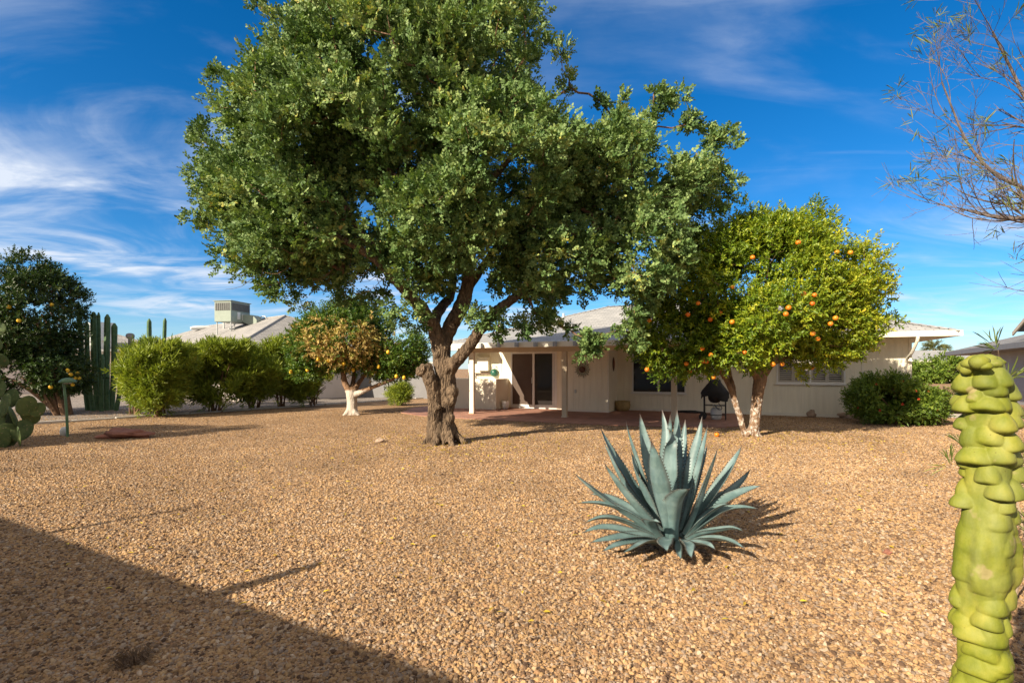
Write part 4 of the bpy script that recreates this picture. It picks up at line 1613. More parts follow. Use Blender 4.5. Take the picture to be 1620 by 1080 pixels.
# ------------------------------------------------------------------ generic bushes and small trees
def bush(name, label, cat, base, blobs, n_tip, mat, leaf=(.08, .035), k=7, ns=10, seed=1, rc=(.12, .26), up=.3, stems=7, stem_r=.018, group=None, extra=None, spray=.16, spread=.9, stem_mat=None, inner=.5, thr=-.25, stem_top=.7, pad=.1):
    rng = np.random.default_rng(seed)
    base = np.asarray(base, float)
    t = thing(name, label, cat, base, 0, group)
    tips = crown_points(rng, blobs, n_tip, inner, .9, thr, squash=lambda p: p[2] > .06, pad=pad)
    limbs = []
    mb = MB()
    cen = np.mean([b[0] for b in blobs], axis=0)
    for i in range(stems):
        b = blobs[i % len(blobs)]
        tgt = b[0] + rng.uniform(-.5, .5, 3) * b[1]
        p0 = base + np.array([rng.normal(0, .10), rng.normal(0, .10), 0])
        p1 = p0 + (tgt - p0) * np.array([.35, .35, .5])
        pts = catmull([p0, p1, p0 + (tgt - p0) * (.6 + stem_top * .4)], .15)
        limbs.append(pts)
        mb.tube(pts, np.linspace(stem_r * 1.4, stem_r * .5, len(pts)), 6)
    tw = grow(limbs, tips, seed, .003, .25, .03, .02, .3)
    for v_, in zip(tw.v):
        pass
    mb.add(np.concatenate(tw.v), tw.f)
    mb.build('stems', stem_mat or M_TWIG, t, origin=base)
    cc = np.repeat(tips, ns, axis=0)
    off = unit(rng.normal(size=cc.shape)) * (rng.random(len(cc)) ** .6 * np.repeat(rng.uniform(*rc, len(tips)), ns))[:, None]
    o_ = cc + off
    o_[:, 2] = np.maximum(o_[:, 2], .05)
    ax = unit(unit(off) * .5 + unit(o_ - cen) * .5 + np.array([0, 0, up]) + rng.normal(size=cc.shape) * .3)
    crnd = np.clip(np.repeat(rng.normal(.5, .18, len(tips)), ns) + rng.normal(0, .15, len(cc)), 0, 1)
    a_ = spray_leaves(rng, o_, ax, spray, k, leaf[0], leaf[1], spread, False, .25, crnd)
    leaves_obj('foliage', mat, t, base, *a_, fold=.18, point=True)
    if extra:
        nm, mt, num, sz = extra
        tp = crown_points(rng, [(c, r * 1.06) for c, r in blobs], num, .9, .9, -1, squash=lambda p: p[2] > .2)
        for p_ in tp:
            c1 = np.repeat(p_[None], 3, axis=0) + rng.normal(size=(3, 3)) * .003
            ax = unit(unit(c1 - cen) + rng.normal(size=c1.shape) * .3)
            a_ = spray_leaves(rng, c1, ax, sz * .15, 5, sz * 1.4, sz * .8, 1.0, False, .3)
            leaves_obj(nm, mt, t, base, *a_, fold=.15)
    return t


# oleander hedge along the gravel bed: (px, base y, top y, half width px)
HEDGE = [
    (248, 659, 540, 56, 'tall bright oleander shrub at the left end of the hedge beside the tall cacti', 320),
    (215, 655, 575, 24, 'lower oleander clump tucked between the cacti and the tall left oleander', 110),
    (345, 651, 541, 56, 'broad oleander shrub with open stems under the roof air conditioner', 300),
    (400, 647, 550, 44, 'dark rounded oleander shrub right of the open-stemmed one', 200),
    (443, 644, 535, 34, 'thin tall oleander with bare stems at the edge of the browned citrus tree', 130),
    (492, 642, 572, 50, 'dark low oleander shrub under the browned citrus tree', 240),
]
for i, (px, by, ty, hwp, lb, n) in enumerate(HEDGE):
    b0 = G(px, by)
    d = b0[1]
    zc = H + (HY - ty) * d / F
    hwm = hwp * d / F
    rng = np.random.default_rng(40 + i)
    bl = [(b0 + np.array([0, 0, zc * .62]), np.array([hwm * 1.08, hwm * .95, zc * .40])), (b0 + np.array([0, 0, zc * .33]), np.array([hwm * .85, hwm * .8, zc * .30]))]
    for k in range(4):
        bl.append((b0 + np.array([rng.uniform(-.55, .55) * hwm, rng.uniform(-.5, .5) * hwm, zc * rng.uniform(.38, .72)]), np.array([hwm * .55, hwm * .55, zc * .26])))
    for k in range(9):                      # upright shoots that break the outline
        bl.append((b0 + np.array([rng.uniform(-.95, .95) * hwm, rng.uniform(-.6, .6) * hwm, zc * rng.uniform(.55, .97)]), np.array([.22, .22, .34])))
    bush('oleander_shrub', lb, 'shrub', b0, bl, int(n * 1.7), M_OLEANDER, (.17, .030), 9, 9, 60 + i, (.10, .24), .95, 11, .02, 'oleander shrubs in the hedge', spray=.24, spread=.6, inner=.30, thr=-.02)

# red-flowered bush at the house corner
b0 = G(1416, 671)
d = b0[1]
bush('flowering_bush', 'dense dark green bush dotted with red flowers at the right corner of the house', 'bush', b0,
     [(b0 + np.array([-.25, 0, .68]), np.array([.95, .85, .66])), (b0 + np.array([.45, .05, .56]), np.array([.75, .8, .55])), (b0 + np.array([-.5, -.1, .8]), np.array([.5, .5, .5])), (b0 + np.array([.9, .1, .38]), np.array([.4, .5, .36]))],
     620, M_BUSH, (.07, .030), 8, 11, 71, (.10, .20), .25, 10, .016, extra=('flower', M_REDLEAF, 26, .026), inner=.45)
# small shrub behind lemon tree
b0 = G(632, 641)
bush('small_shrub', 'small bushy green shrub on the gravel between the browned citrus tree and the big trunk', 'shrub', b0,
     [(b0 + np.array([0, 0, .45]), np.array([.52, .5, .42])), (b0 + np.array([.2, 0, .6]), np.array([.3, .3, .35]))], 130, M_OLEANDER, (.10, .018), 8, 9, 72, (.08, .18), .6, 8, .012, spread=.6)
# low shrub behind the totem
b0 = G(1500, 652)
bush('wispy_shrub', 'loose yellow-green shrub behind the knobbly cactus near the neighbour path', 'shrub', b0,
     [(b0 + np.array([.3, 0, .42]), np.array([.7, .7, .40])), (b0 + np.array([.9, .3, .55]), np.array([.5, .5, .4]))], 120, M_OLEANDER, (.09, .018), 7, 8, 73, (.10, .24), .5, 10, .012, spread=.7, thr=-.1)


# dark citrus tree at the far left
b0 = np.array([-14.6, 16.6, 0])
DARKB = [(P(40, 500, 16.6), np.array([1.75, 1.9, 1.9])), (P(15, 580, 16.4), np.array([1.7, 1.7, 1.0])), (P(90, 590, 16.6), np.array([1.05, 1.3, .85]))]
bush('dark_citrus_tree', 'dark dense citrus tree reaching near the ground at the left edge of the yard', 'tree', b0,
     [(P(40, 500, 16.6), np.array([1.75, 1.9, 1.9])), (P(15, 580, 16.4), np.array([1.7, 1.7, 1.0])), (P(90, 590, 16.6), np.array([1.05, 1.3, .85])), (P(45, 430, 16.6), np.array([.9, .9, .7])), (P(82, 475, 16.6), np.array([.55, .8, .8])), (P(-60, 520, 16.6), np.array([1.8, 1.8, 1.9]))],
     1100, M_DARKCITRUS, (.095, .045), 8, 10, 81, (.16, .34), .2, 8, .06, inner=.55, thr=-.12, spray=.18, stem_top=.3, pad=.25)
tree0 = bpy.data.objects['dark_citrus_tree']
for i, (px, py) in enumerate(((14, 485), (82, 482), (30, 507), (112, 592), (118, 598), (122, 590), (107, 586), (115, 608), (125, 598), (80, 612))):
    mb = MB()
    mb.ellipsoid((0, 0, 0), (.06, .06, .06), None, 10, 8)
    o = mb.build('citrus_fruit', M_LEMONFRUIT, tree0, smooth=True)
    o.location = tuple(in_crown_hit(px, py, DARKB, 14, 18, .86) - b0)


# ------------------------------------------------------------------ cacti
def cactus_mat(name, c0, c1, rib=0.0):
    m = Mt(name)
    v = m.coord()
    n = m.noise(v, 7, 6, 0.6)
    col = m.ramp(n, [(0.3, c0), (0.7, c1)])
    sp = m.voronoi(v, 19)
    spots = m.ramp(sp.outputs['Distance'], [(0.14, (1, 1, 1)), (0.20, (0, 0, 0))])
    scar = m.ramp(m.noise(v, 11, 5, .65), [(0.62, (0, 0, 0)), (0.70, (1, 1, 1))])
    col = m.mix(m.math('MULTIPLY', scar, .5), col, (0.22, 0.17, 0.09))
    col = m.mix(m.math('MULTIPLY', spots, .8), col, (0.30, 0.24, 0.14))
    m.color(col)
    m.b.inputs['Roughness'].default_value = 0.72
    m.b.inputs['Specular IOR Level'].default_value = 0.25
    m.bump(m.math('ADD', m.noise(v, 30, 5), m.math('MULTIPLY', spots, .8)), 0.6, 0.01)
    return m.m


M_COLUMN = cactus_mat('column_cactus_skin', (0.055, 0.115, 0.055), (0.12, 0.20, 0.10))
M_PAD = cactus_mat('prickly_pear_skin', (0.045, 0.08, 0.03), (0.12, 0.16, 0.055))


def ribbed(mb, pts, r, ribs=7, tipround=True):
    pts = catmull(pts, .12)
    n = len(pts)
    sides = ribs * 4
    ang = np.linspace(0, 2 * np.pi, sides, endpoint=False)
    rr = 1 + .17 * np.cos(ribs * ang)
    prof = np.ones(n)
    L = np.concatenate([[0], np.cumsum(np.linalg.norm(np.diff(pts, axis=0), axis=1))])
    if tipround:
        prof *= np.sqrt(np.clip((L[-1] - L + .01) / (r * 1.6), 0, 1))
    t_ = np.gradient(pts, axis=0)
    t_ = unit(t_)
    a_ = unit(np.cross(t_, np.array([.2, 1, .1])))
    b_ = np.cross(t_, a_)
    wob = 1 + .04 * np.sin(L * 7)
    ring = (np.cos(ang)[None, :, None] * a_[:, None] + np.sin(ang)[None, :, None] * b_[:, None]) * (rr[None, :, None] * r * (prof * wob)[:, None, None])
    v = (pts[:, None] + ring).reshape(-1, 3)
    f = [(i * sides + j, i * sides + (j + 1) % sides, (i + 1) * sides + (j + 1) % sides, (i + 1) * sides + j) for i in range(n - 1) for j in range(sides)]
    f.append(tuple(range((n - 1) * sides, n * sides)))
    mb.add(v, f)


def column_cactus(name, label, base, stems, seed, group=None):
    t = thing(name, label, 'cactus', base, 0, group)
    rng = np.random.default_rng(seed)
    for (px, top, dd, r, bx) in stems:
        d = base[1] + dd
        b = P(px + (bx - px) * .45, HY + F * H / d, d)
        tp = P(px, top, d)
        mid = b + (tp - b) * np.array([.7, 1, .45]) + rng.normal(0, .03, 3)
        mb = MB()
        ribbed(mb, [b, mid, tp], r * .66, 6)
        mb.build('stem', M_COLUMN, t, origin=base, smooth=True)


b0 = G(168, 649)
column_cactus('column_cactus', 'cluster of tall dark green column cacti left of the oleander hedge', b0,
              [(124, 478, 0, .10, 158), (137, 508, -.3, .09, 160), (148, 493, .1, .13, 164), (156, 494, .25, .07, 166), (170, 497, 0, .12, 168), (181, 511, .2, .12, 170),
               (162, 560, -.4, .09, 160), (190, 585, -.2, .09, 176)], 1)
b0 = G(246, 642)
column_cactus('column_cactus', 'two slim column cactus tips rising behind the tall left oleander', b0,
              [(236, 504, 0, .11, 240), (261, 503, .2, .09, 256), (228, 530, .1, .11, 234), (241, 534, .3, .1, 244), (222, 533, .4, .08, 230)], 2)


def prickly_pear():
    rng = np.random.default_rng(9)
    base = G(5, 704)
    base[0] -= .2
    t = thing('prickly_pear', 'prickly pear cactus with broad flat green pads at the left edge of the gravel', 'cactus', base)
    spots = [(-20, 690, 0, .24), (10, 690, -.2, .24), (35, 680, -.1, .20), (-5, 665, .1, .25), (22, 660, -.15, .22), (48, 655, 0, .19), (8, 640, .05, .22), (42, 642, -.2, .2), (60, 648, -.1, .14), (-10, 620, .2, .24), (14, 668, .3, .24), (-25, 640, .2, .26), (-4, 605, .3, .17), (-20, 585, .3, .2), (2, 570, .4, .14), (-8, 545, .4, .15), (2, 520, .4, .11), (30, 690, -.3, .18), (-40, 660, .1, .28), (-35, 610, .2, .28), (0, 698, -.35, .2), (18, 630, .3, .18)]
    for i, (px, py, dd, r) in enumerate(spots):
        c = P(px, py, base[1] + dd)
        c[2] = max(c[2], r * .9)
        rot = Matrix.Rotation(rng.uniform(-.9, .9), 3, 'Z') @ Matrix.Rotation(rng.uniform(-.5, .5), 3, 'Y') @ Matrix.Rotation(rng.uniform(-.3, .3), 3, 'X')
        mb = MB()
        mb.ellipsoid(c, (r * .80, r * .10, r * 1.10), rot, 18, 12, .06, i, 2)
        mb.build('pad', M_PAD, t, origin=base, smooth=True)


prickly_pear()

b0 = np.array([-12.9, 7.8, 0])  # unseen shrub added to cast shade over the left of the yard
bush('shade_caster_shrub', 'unseen tall loose shrub added beyond the left edge of the yard for its shade', 'shrub', b0, [(b0 + np.array([0, 0, 3.2]), np.array([1.2, 1.2, 1.2])), (b0 + np.array([-.4, -.8, 2.0]), np.array([1.0, 1.0, .9])), (b0 + np.array([-.8, 1.0, 2.6]), np.array([1.0, 1.0, 1.0]))], 300, M_OLEANDER, (.14, .03), 8, 9, 95, (.12, .26), .6, 9, .03, spray=.2, thr=-.02)

# ------------------------------------------------------------------ totem pole cactus
m = Mt('totem_skin')
v = m.coord()
n = m.noise(v, 9, 6, 0.6)
col = m.ramp(n, [(0.30, (0.105, 0.135, 0.012)), (0.5, (0.185, 0.205, 0.020)), (0.70, (0.30, 0.285, 0.042))])
streak = m.ramp(m.noise(m.coord((1, 1, .25)), 30, 5, .7), [(0.35, (0.85, 0.88, 0.8)), (0.65, (1.1, 1.06, 1.1))])
col = m.mix(1.0, col, streak, 'MULTIPLY')
scar = m.ramp(m.noise(v, 16, 3, .5), [(0.64, (0, 0, 0)), (0.70, (1, 1, 1))])
col = m.mix(m.math('MULTIPLY', scar, .6), col, (0.34, 0.25, 0.14))
dust = m.ramp(m.noise(m.coord((1, 1, .4)), 5, 6, .7), [(0.45, (0, 0, 0)), (0.7, (1, 1, 1))])
col = m.mix(m.math('MULTIPLY', dust, .35), col, (0.33, 0.33, 0.17))
dots = m.ramp(m.voronoi(v, 60).outputs['Distance'], [(0.05, (0.45, 0.35, 0.2)), (0.13, (1, 1, 1))])
dm = m.ramp(m.noise(v, 12, 3), [(0.55, (0, 0, 0)), (0.62, (1, 1, 1))])
col = m.mix(m.math('MULTIPLY', dm, .8), col, m.mix(1.0, col, dots, 'MULTIPLY'))
m.color(col)
m.b.inputs['Roughness'].default_value = 0.62
m.b.inputs['Specular IOR Level'].default_value = 0.28
m.bump(m.noise(v, 90, 7, .7), 0.45, 0.003)
M_TOTEM = m.m


def totem():
    rng = np.random.default_rng(31)
    d = 1.3
    base = np.array([1.19, 1.3, 0.0])
    t = thing('totem_cactus', 'knobbly spineless yellow-green totem cactus column standing close at the right', 'cactus', base)
    nz, na = 620, 180
    top = H + (HY - 566) * d / F
    z = np.linspace(0, top, nz)
    pyv = HY - (z - H) * F / d
    cxp = np.interp(pyv, [560, 600, 640, 700, 760, 800, 860, 950, 1060, 1500], [1556, 1557, 1560, 1564, 1565, 1563, 1558, 1553, 1555, 1550])
    rp = np.interp(pyv, [563, 570, 580, 600, 630, 700, 780, 850, 920, 1000, 1080, 1500], [17, 28, 33, 36, 37, 39, 40, 41, 41, 40, 41, 43])
    cx = (cxp - CX) * d / F
    r0 = rp * .81 * d / F
    th = np.linspace(0, 2 * np.pi, na, endpoint=False)
    disp = np.zeros((nz, na))
    k = 0
    zz = top - .014
    row = 0
    while zz > .02:
        py = HY - (zz - H) * F / d
        smooth_zone = 818 < py < 945
        low = py >= 945
        nk = 6
        for j in range(nk):
            if rng.random() < .18:
                continue
            a = 2 * np.pi * (j + (row % 2) * .5) / nk + rng.normal(0, .13) + 4.5
            zc = zz + rng.normal(0, .009)
            amp = (rng.uniform(.011, .030) if not smooth_zone else rng.uniform(.002, .006)) * (.70 if low else 1) * (.55 if py < 590 else 1)
            sa = rng.uniform(.42, 1.0)
            sz_up = rng.uniform(.026, .042)
            sz_dn = rng.uniform(.014, .022)
            da = (th - a + np.pi) % (2 * np.pi) - np.pi
            dz = (z[:, None] - zc) + .008 * (np.abs(da)[None, :] / sa) ** 1.5
            r2 = (da / sa)[None, :] ** 2 + np.where(dz > 0, dz / sz_up, dz / sz_dn) ** 2
            b_ = amp * np.clip(1 - r2, 0, 1) ** .85
            h_ = np.clip(.5 + .5 * (disp - b_) / .0022, 0, 1)
            disp = np.where(b_ < 1e-4, disp, b_ + (disp - b_) * h_ + .0022 * h_ * (1 - h_) * np.minimum(1, b_ / .003))
        zz -= rng.uniform(.033, .046) if not smooth_zone else .05
        row += 1
    # upright panels of the smooth stretch
    pan = np.exp(-((pyv - 880) / 48) ** 4)
    ridge = np.maximum(0, np.cos(3 * th + 1.2)) ** 2
    disp += pan[:, None] * (.013 * ridge[None, :] ** 1.5 + .008)
    # general faint ribbing
    disp += .0035 * np.cos(4 * th + 1)[None, :]
    zz_, tt_ = np.meshgrid(z, th, indexing='ij')
    lump = np.array([mnoise.noise(Vector((math.cos(b) * 2.2, math.sin(b) * 2.2, a * 26))) for a, b in zip(zz_.ravel(), tt_.ravel())]).reshape(disp.shape)
    disp += .0025 * lump
    rad = r0[:, None] * .92 + disp
    v = np.zeros((nz, na, 3))
    v[..., 0] = cx[:, None] + rad * np.cos(th)
    v[..., 1] = d + rad * np.sin(th)
    v[..., 2] = z[:, None] - disp * .30
    f = [(i * na + j, i * na + (j + 1) % na, (i + 1) * na + (j + 1) % na, (i + 1) * na + j) for i in range(nz - 1) for j in range(na)]
    f.append(tuple(range((nz - 1) * na, nz * na)))
    mb = MB()
    mb.add(v.reshape(-1, 3), f)
    # young knobs crowding the crown
    for (px, py, dd, rx, rz) in ((1536, 575, -.02, 12, 9), (1549, 573, -.045, 13, 11), (1563, 569, -.02, 12, 9), (1554, 568, 0, 14, 8), (1572, 576, -.03, 11, 9), (1559, 579, -.055, 9, 7), (1543, 569, .02, 12, 8), (1580, 583, -.01, 8, 8), (1528, 584, -.01, 8, 9), (1570, 570, .03, 12, 8)):
        c = P(px, py, d + dd)
        mb.ellipsoid(c, (rx * d / F, rx * d / F, rz * d / F), None, 18, 12, .10, px, 2)
    mb.build('stem', M_TOTEM, t, origin=base, smooth=True)


totem()

# ------------------------------------------------------------------ agave
m = Mt('agave_skin')
v = m.coord()
n = m.noise(v, 5, 6, 0.6)
col = m.ramp(n, [(0.3, (0.085, 0.150, 0.155)), (0.7, (0.185, 0.265, 0.265))])
st = m.ramp(m.noise(m.coord((1, 1, .35)), 26, 5, .65), [(0.3, (0.74, 0.78, 0.82)), (0.7, (1.15, 1.12, 1.08))])
col = m.mix(1.0, col, st, 'MULTIPLY')
ed_ = m.attr('edge')
wv = m.node('ShaderNodeTexWave', wave_type='RINGS')
wv.inputs['Scale'].default_value = 1.6
wv.inputs['Distortion'].default_value = 6.0
wv.inputs['Detail'].default_value = 3.0
m.link(v, wv.inputs['Vector'])
col = m.mix(1.0, col, m.ramp(wv.outputs['Fac'], [(0.35, (0.84, 0.87, 0.86)), (0.6, (1.05, 1.05, 1.05))]), 'MULTIPLY')
dry = m.ramp(m.noise(v, 6.5, 5, .65), [(0.66, (0, 0, 0)), (0.72, (1, 1, 1))])
col = m.mix(m.math('MULTIPLY', dry, .45), col, (0.26, 0.21, 0.13))
col = m.mix(ed_.outputs['Fac'], col, (0.055, 0.032, 0.022))
m.color(col)
m.b.inputs['Roughness'].default_value = 0.48
m.bump(m.noise(v, 45, 4), 0.2, 0.004)
M_AGAVE = m.m


def agave_leaf(p0, p1, p2, w, parent, origin, seed, roll=0.0):
    rng = np.random.default_rng(seed)
    N = 34
    s = np.linspace(0, 1, N)[:, None]
    c = (1 - s) ** 2 * p0 + 2 * s * (1 - s) * p1 + s ** 2 * p2
    c = c + (rng.normal(size=(1, 3)) * .012) * np.sin(s * 5 + rng.uniform(0, 6)) * s * (1 - s) * 4
    tg = unit(np.gradient(c, axis=0))
    rad = unit(np.array([p2[0] - p0[0], p2[1] - p0[1], 0.0])[None])
    side = unit(np.cross(tg, np.array([0, 0, 1.0]) + rad * .001))
    # keep a steady side vector
    ref = unit(np.cross(p2 - p0, np.array([0, 0, 1.0])))
    side = unit(side * np.sign(np.sum(side * ref, 1, keepdims=True)) + .4 * ref)
    up = unit(np.cross(side, tg))
    if roll:
        side, up = side * math.cos(roll) + up * math.sin(roll), up * math.cos(roll) - side * math.sin(roll)
    s1 = s[:, 0]
    wid = w * np.interp(s1, [0, .12, .35, .55, .75, .90, .965, 1], [.60, .62, .95, 1.0, .72, .34, .12, .015])
    thick = w * np.interp(s1, [0, .2, .5, .8, 1], [.34, .24, .14, .07, .012])
    cup = np.interp(s1, [0, .4, .8, 1], [.25, .34, .42, .3])
    K = 9
    x = np.linspace(-1, 1, K)
    tops, bots = [], []
    for i in range(N):
        yc = cup[i] * wid[i] * .5 * (np.abs(x) ** 1.7)
        tops.append(c[i] + side[i] * (x[:, None] * wid[i] * .5) + up[i] * yc[:, None])
        bots.append(c[i] + side[i] * (x[:, None] * wid[i] * .5) + up[i] * (yc - thick[i] * (1 - x ** 2))[:, None])
    V = np.array(tops + bots).reshape(-1, 3)
    edge = np.zeros((2 * N, K))
    edge[:, 0] = edge[:, -1] = .55
    edge[[N - 1, 2 * N - 1], :] = 1
    edge[[N - 2, 2 * N - 2], :] = .9
    edge[[N - 3, 2 * N - 3], :] = .55
    f = []
    for i in range(N - 1):
        for k in range(K - 1):
            f.append((i * K + k, i * K + k + 1, (i + 1) * K + k + 1, (i + 1) * K + k))
            o = N * K
            f.append((o + i * K + k, o + (i + 1) * K + k, o + (i + 1) * K + k + 1, o + i * K + k + 1))
    V = list(V)
    edge = list(edge.ravel())
    # marginal teeth
    for sd in (-1, 1):
        u = .10
        while u < .93:
            i = u * (N - 1)
            i0 = int(i)
            pos = c[i0] + side[i0] * sd * wid[i0] * .5 + up[i0] * cup[i0] * wid[i0] * .5
            h = .015 * (0.5 + wid[i0] / w * .6)
            b = len(V)
            V += [pos - tg[i0] * h * .5, pos + tg[i0] * h * .5, pos + side[i0] * sd * h + tg[i0] * h * .35, pos - up[i0] * h * .35]
            edge += [.5, .5, 1, .5]
            f += [(b, b + 1, b + 2), (b + 1, b + 3, b + 2), (b + 3, b, b + 2)]
            u += .026
    me = bpy.data.meshes.new('leaf')
    me.from_pydata((np.array(V) - origin).tolist(), [], f)
    at = me.attributes.new('edge', 'FLOAT', 'POINT')
    at.data.foreach_set('value', np.array(edge, np.float32))
    me.polygons.foreach_set('use_smooth', np.ones(len(me.polygons), bool))
    me.materials.append(M_AGAVE)
    o = bpy.data.objects.new('leaf', me)
    COL.objects.link(o)
    o.parent = parent
    return o


def agave():
    base = G(1066, 868)
    D = base[1]
    t = thing('agave', 'big blue-grey agave rosette with spiny pointed leaves in the gravel foreground', 'agave', base)
    core = base + np.array([0, 0, .16])
    # tips in photo pixels, depth offset, width, bow (upward bow of the middle), roll
    T = [(258, 205, .25, .125, .02, 0), (410, 170, .10, .135, .03, 0), (492, 125, .30, .135, .0, .2), (622, 100, .40, .11, .0, 0), (672, 128, .10, .155, .0, -.1), (712, 98, .22, .13, .0, .2),
         (860, 140, .30, .115, .0, .0), (893, 190, .12, .12, .02, 0), (890, 310, .45, .12, .05, 0), (952, 325, -.05, .13, .06, 0), (1095, 312, .18, .135, .05, .1), (1145, 452, .35, .125, .07, 0),
         (1215, 552, .10, .125, .12, 0), (1200, 692, -.12, .12, .13, 0), (1112, 826, -.30, .12, .10, 0), (1116, 925, -.42, .11, .08, 0), (940, 930, -.45, .10, .06, 0), (100, 472, .15, .12, .14, 0),
         (280, 415, -.18, .13, .07, 0), (118, 655, .05, .11, .13, 0), (150, 832, -.15, .11, .09, 0), (158, 775, .0, .11, .12, 0), (195, 888, -.28, .10, .07, 0), (265, 942, -.35, .09, .06, 0), (385, 950, -.48, .09, .05, 0),
         (560, 285, -.32, .185, .0, 0), (440, 345, .05, .135, .02, 0), (275, 285, .12, .11, .03, 0), (1000, 575, .22, .12, .05, 0), (1020, 655, -.10, .13, .07, 0), (340, 530, .35, .12, .06, 0), (195, 600, .28, .11, .10, 0), (830, 300, .35, .12, .02, 0), (760, 160, .45, .11, 0, 0)]
    rng_a = np.random.default_rng(6)
    for i, (zx, zy, dd, w, bow, roll) in enumerate(T):
        px, py = 880 + zx / 3.724, 620 + zy / 3.724
        d = D + dd
        tip = P(px, py, d)
        tip[2] = max(tip[2], .02)
        hd = np.array([tip[0] - base[0], tip[1] - base[1], 0])
        hl = np.linalg.norm(hd) + 1e-6
        p0 = base + hd / hl * min(.07, hl) + np.array([0, 0, .05 + .10 * min(1, max(0, tip[2]))])
        mid = (p0 + tip) / 2
        p1 = mid + np.array([0, 0, bow * 1.6]) + hd * .05
        if tip[2] > .55:
            p1 = p0 + (tip - p0) * .5 + hd * .16
        agave_leaf(p0, p1, tip, w * rng_a.uniform(.82, 1.02), t, base, i, roll + rng_a.normal(0, .16))
    # folded leaf curling toward the viewer and a withered stub
    C = [((648, 760), (690, 560), (785, 572), -.30, .17), ((540, 800), (470, 720), (620, 770), -.28, .10), ((640, 900), (610, 850), (655, 940), -.42, .10), ((770, 900), (765, 880), (800, 980), -.40, .07), ((700, 930), (715, 920), (735, 985), -.40, .05)]
    for i, (a, b, c, dd, w) in enumerate(C):
        q = [P(880 + z[0] / 3.724, 620 + z[1] / 3.724, D + dd * k) for z, k in ((a, .4), (b, .9), (c, 1.3))]
        q[0] = base + np.array([(a[0] - 690) / 3.724 * D / F * .5, -.06, .10])
        for p_ in q:
            p_[2] = max(p_[2], .015)
        agave_leaf(q[0], q[1], q[2], w, t, base, 100 + i, 0)


agave()


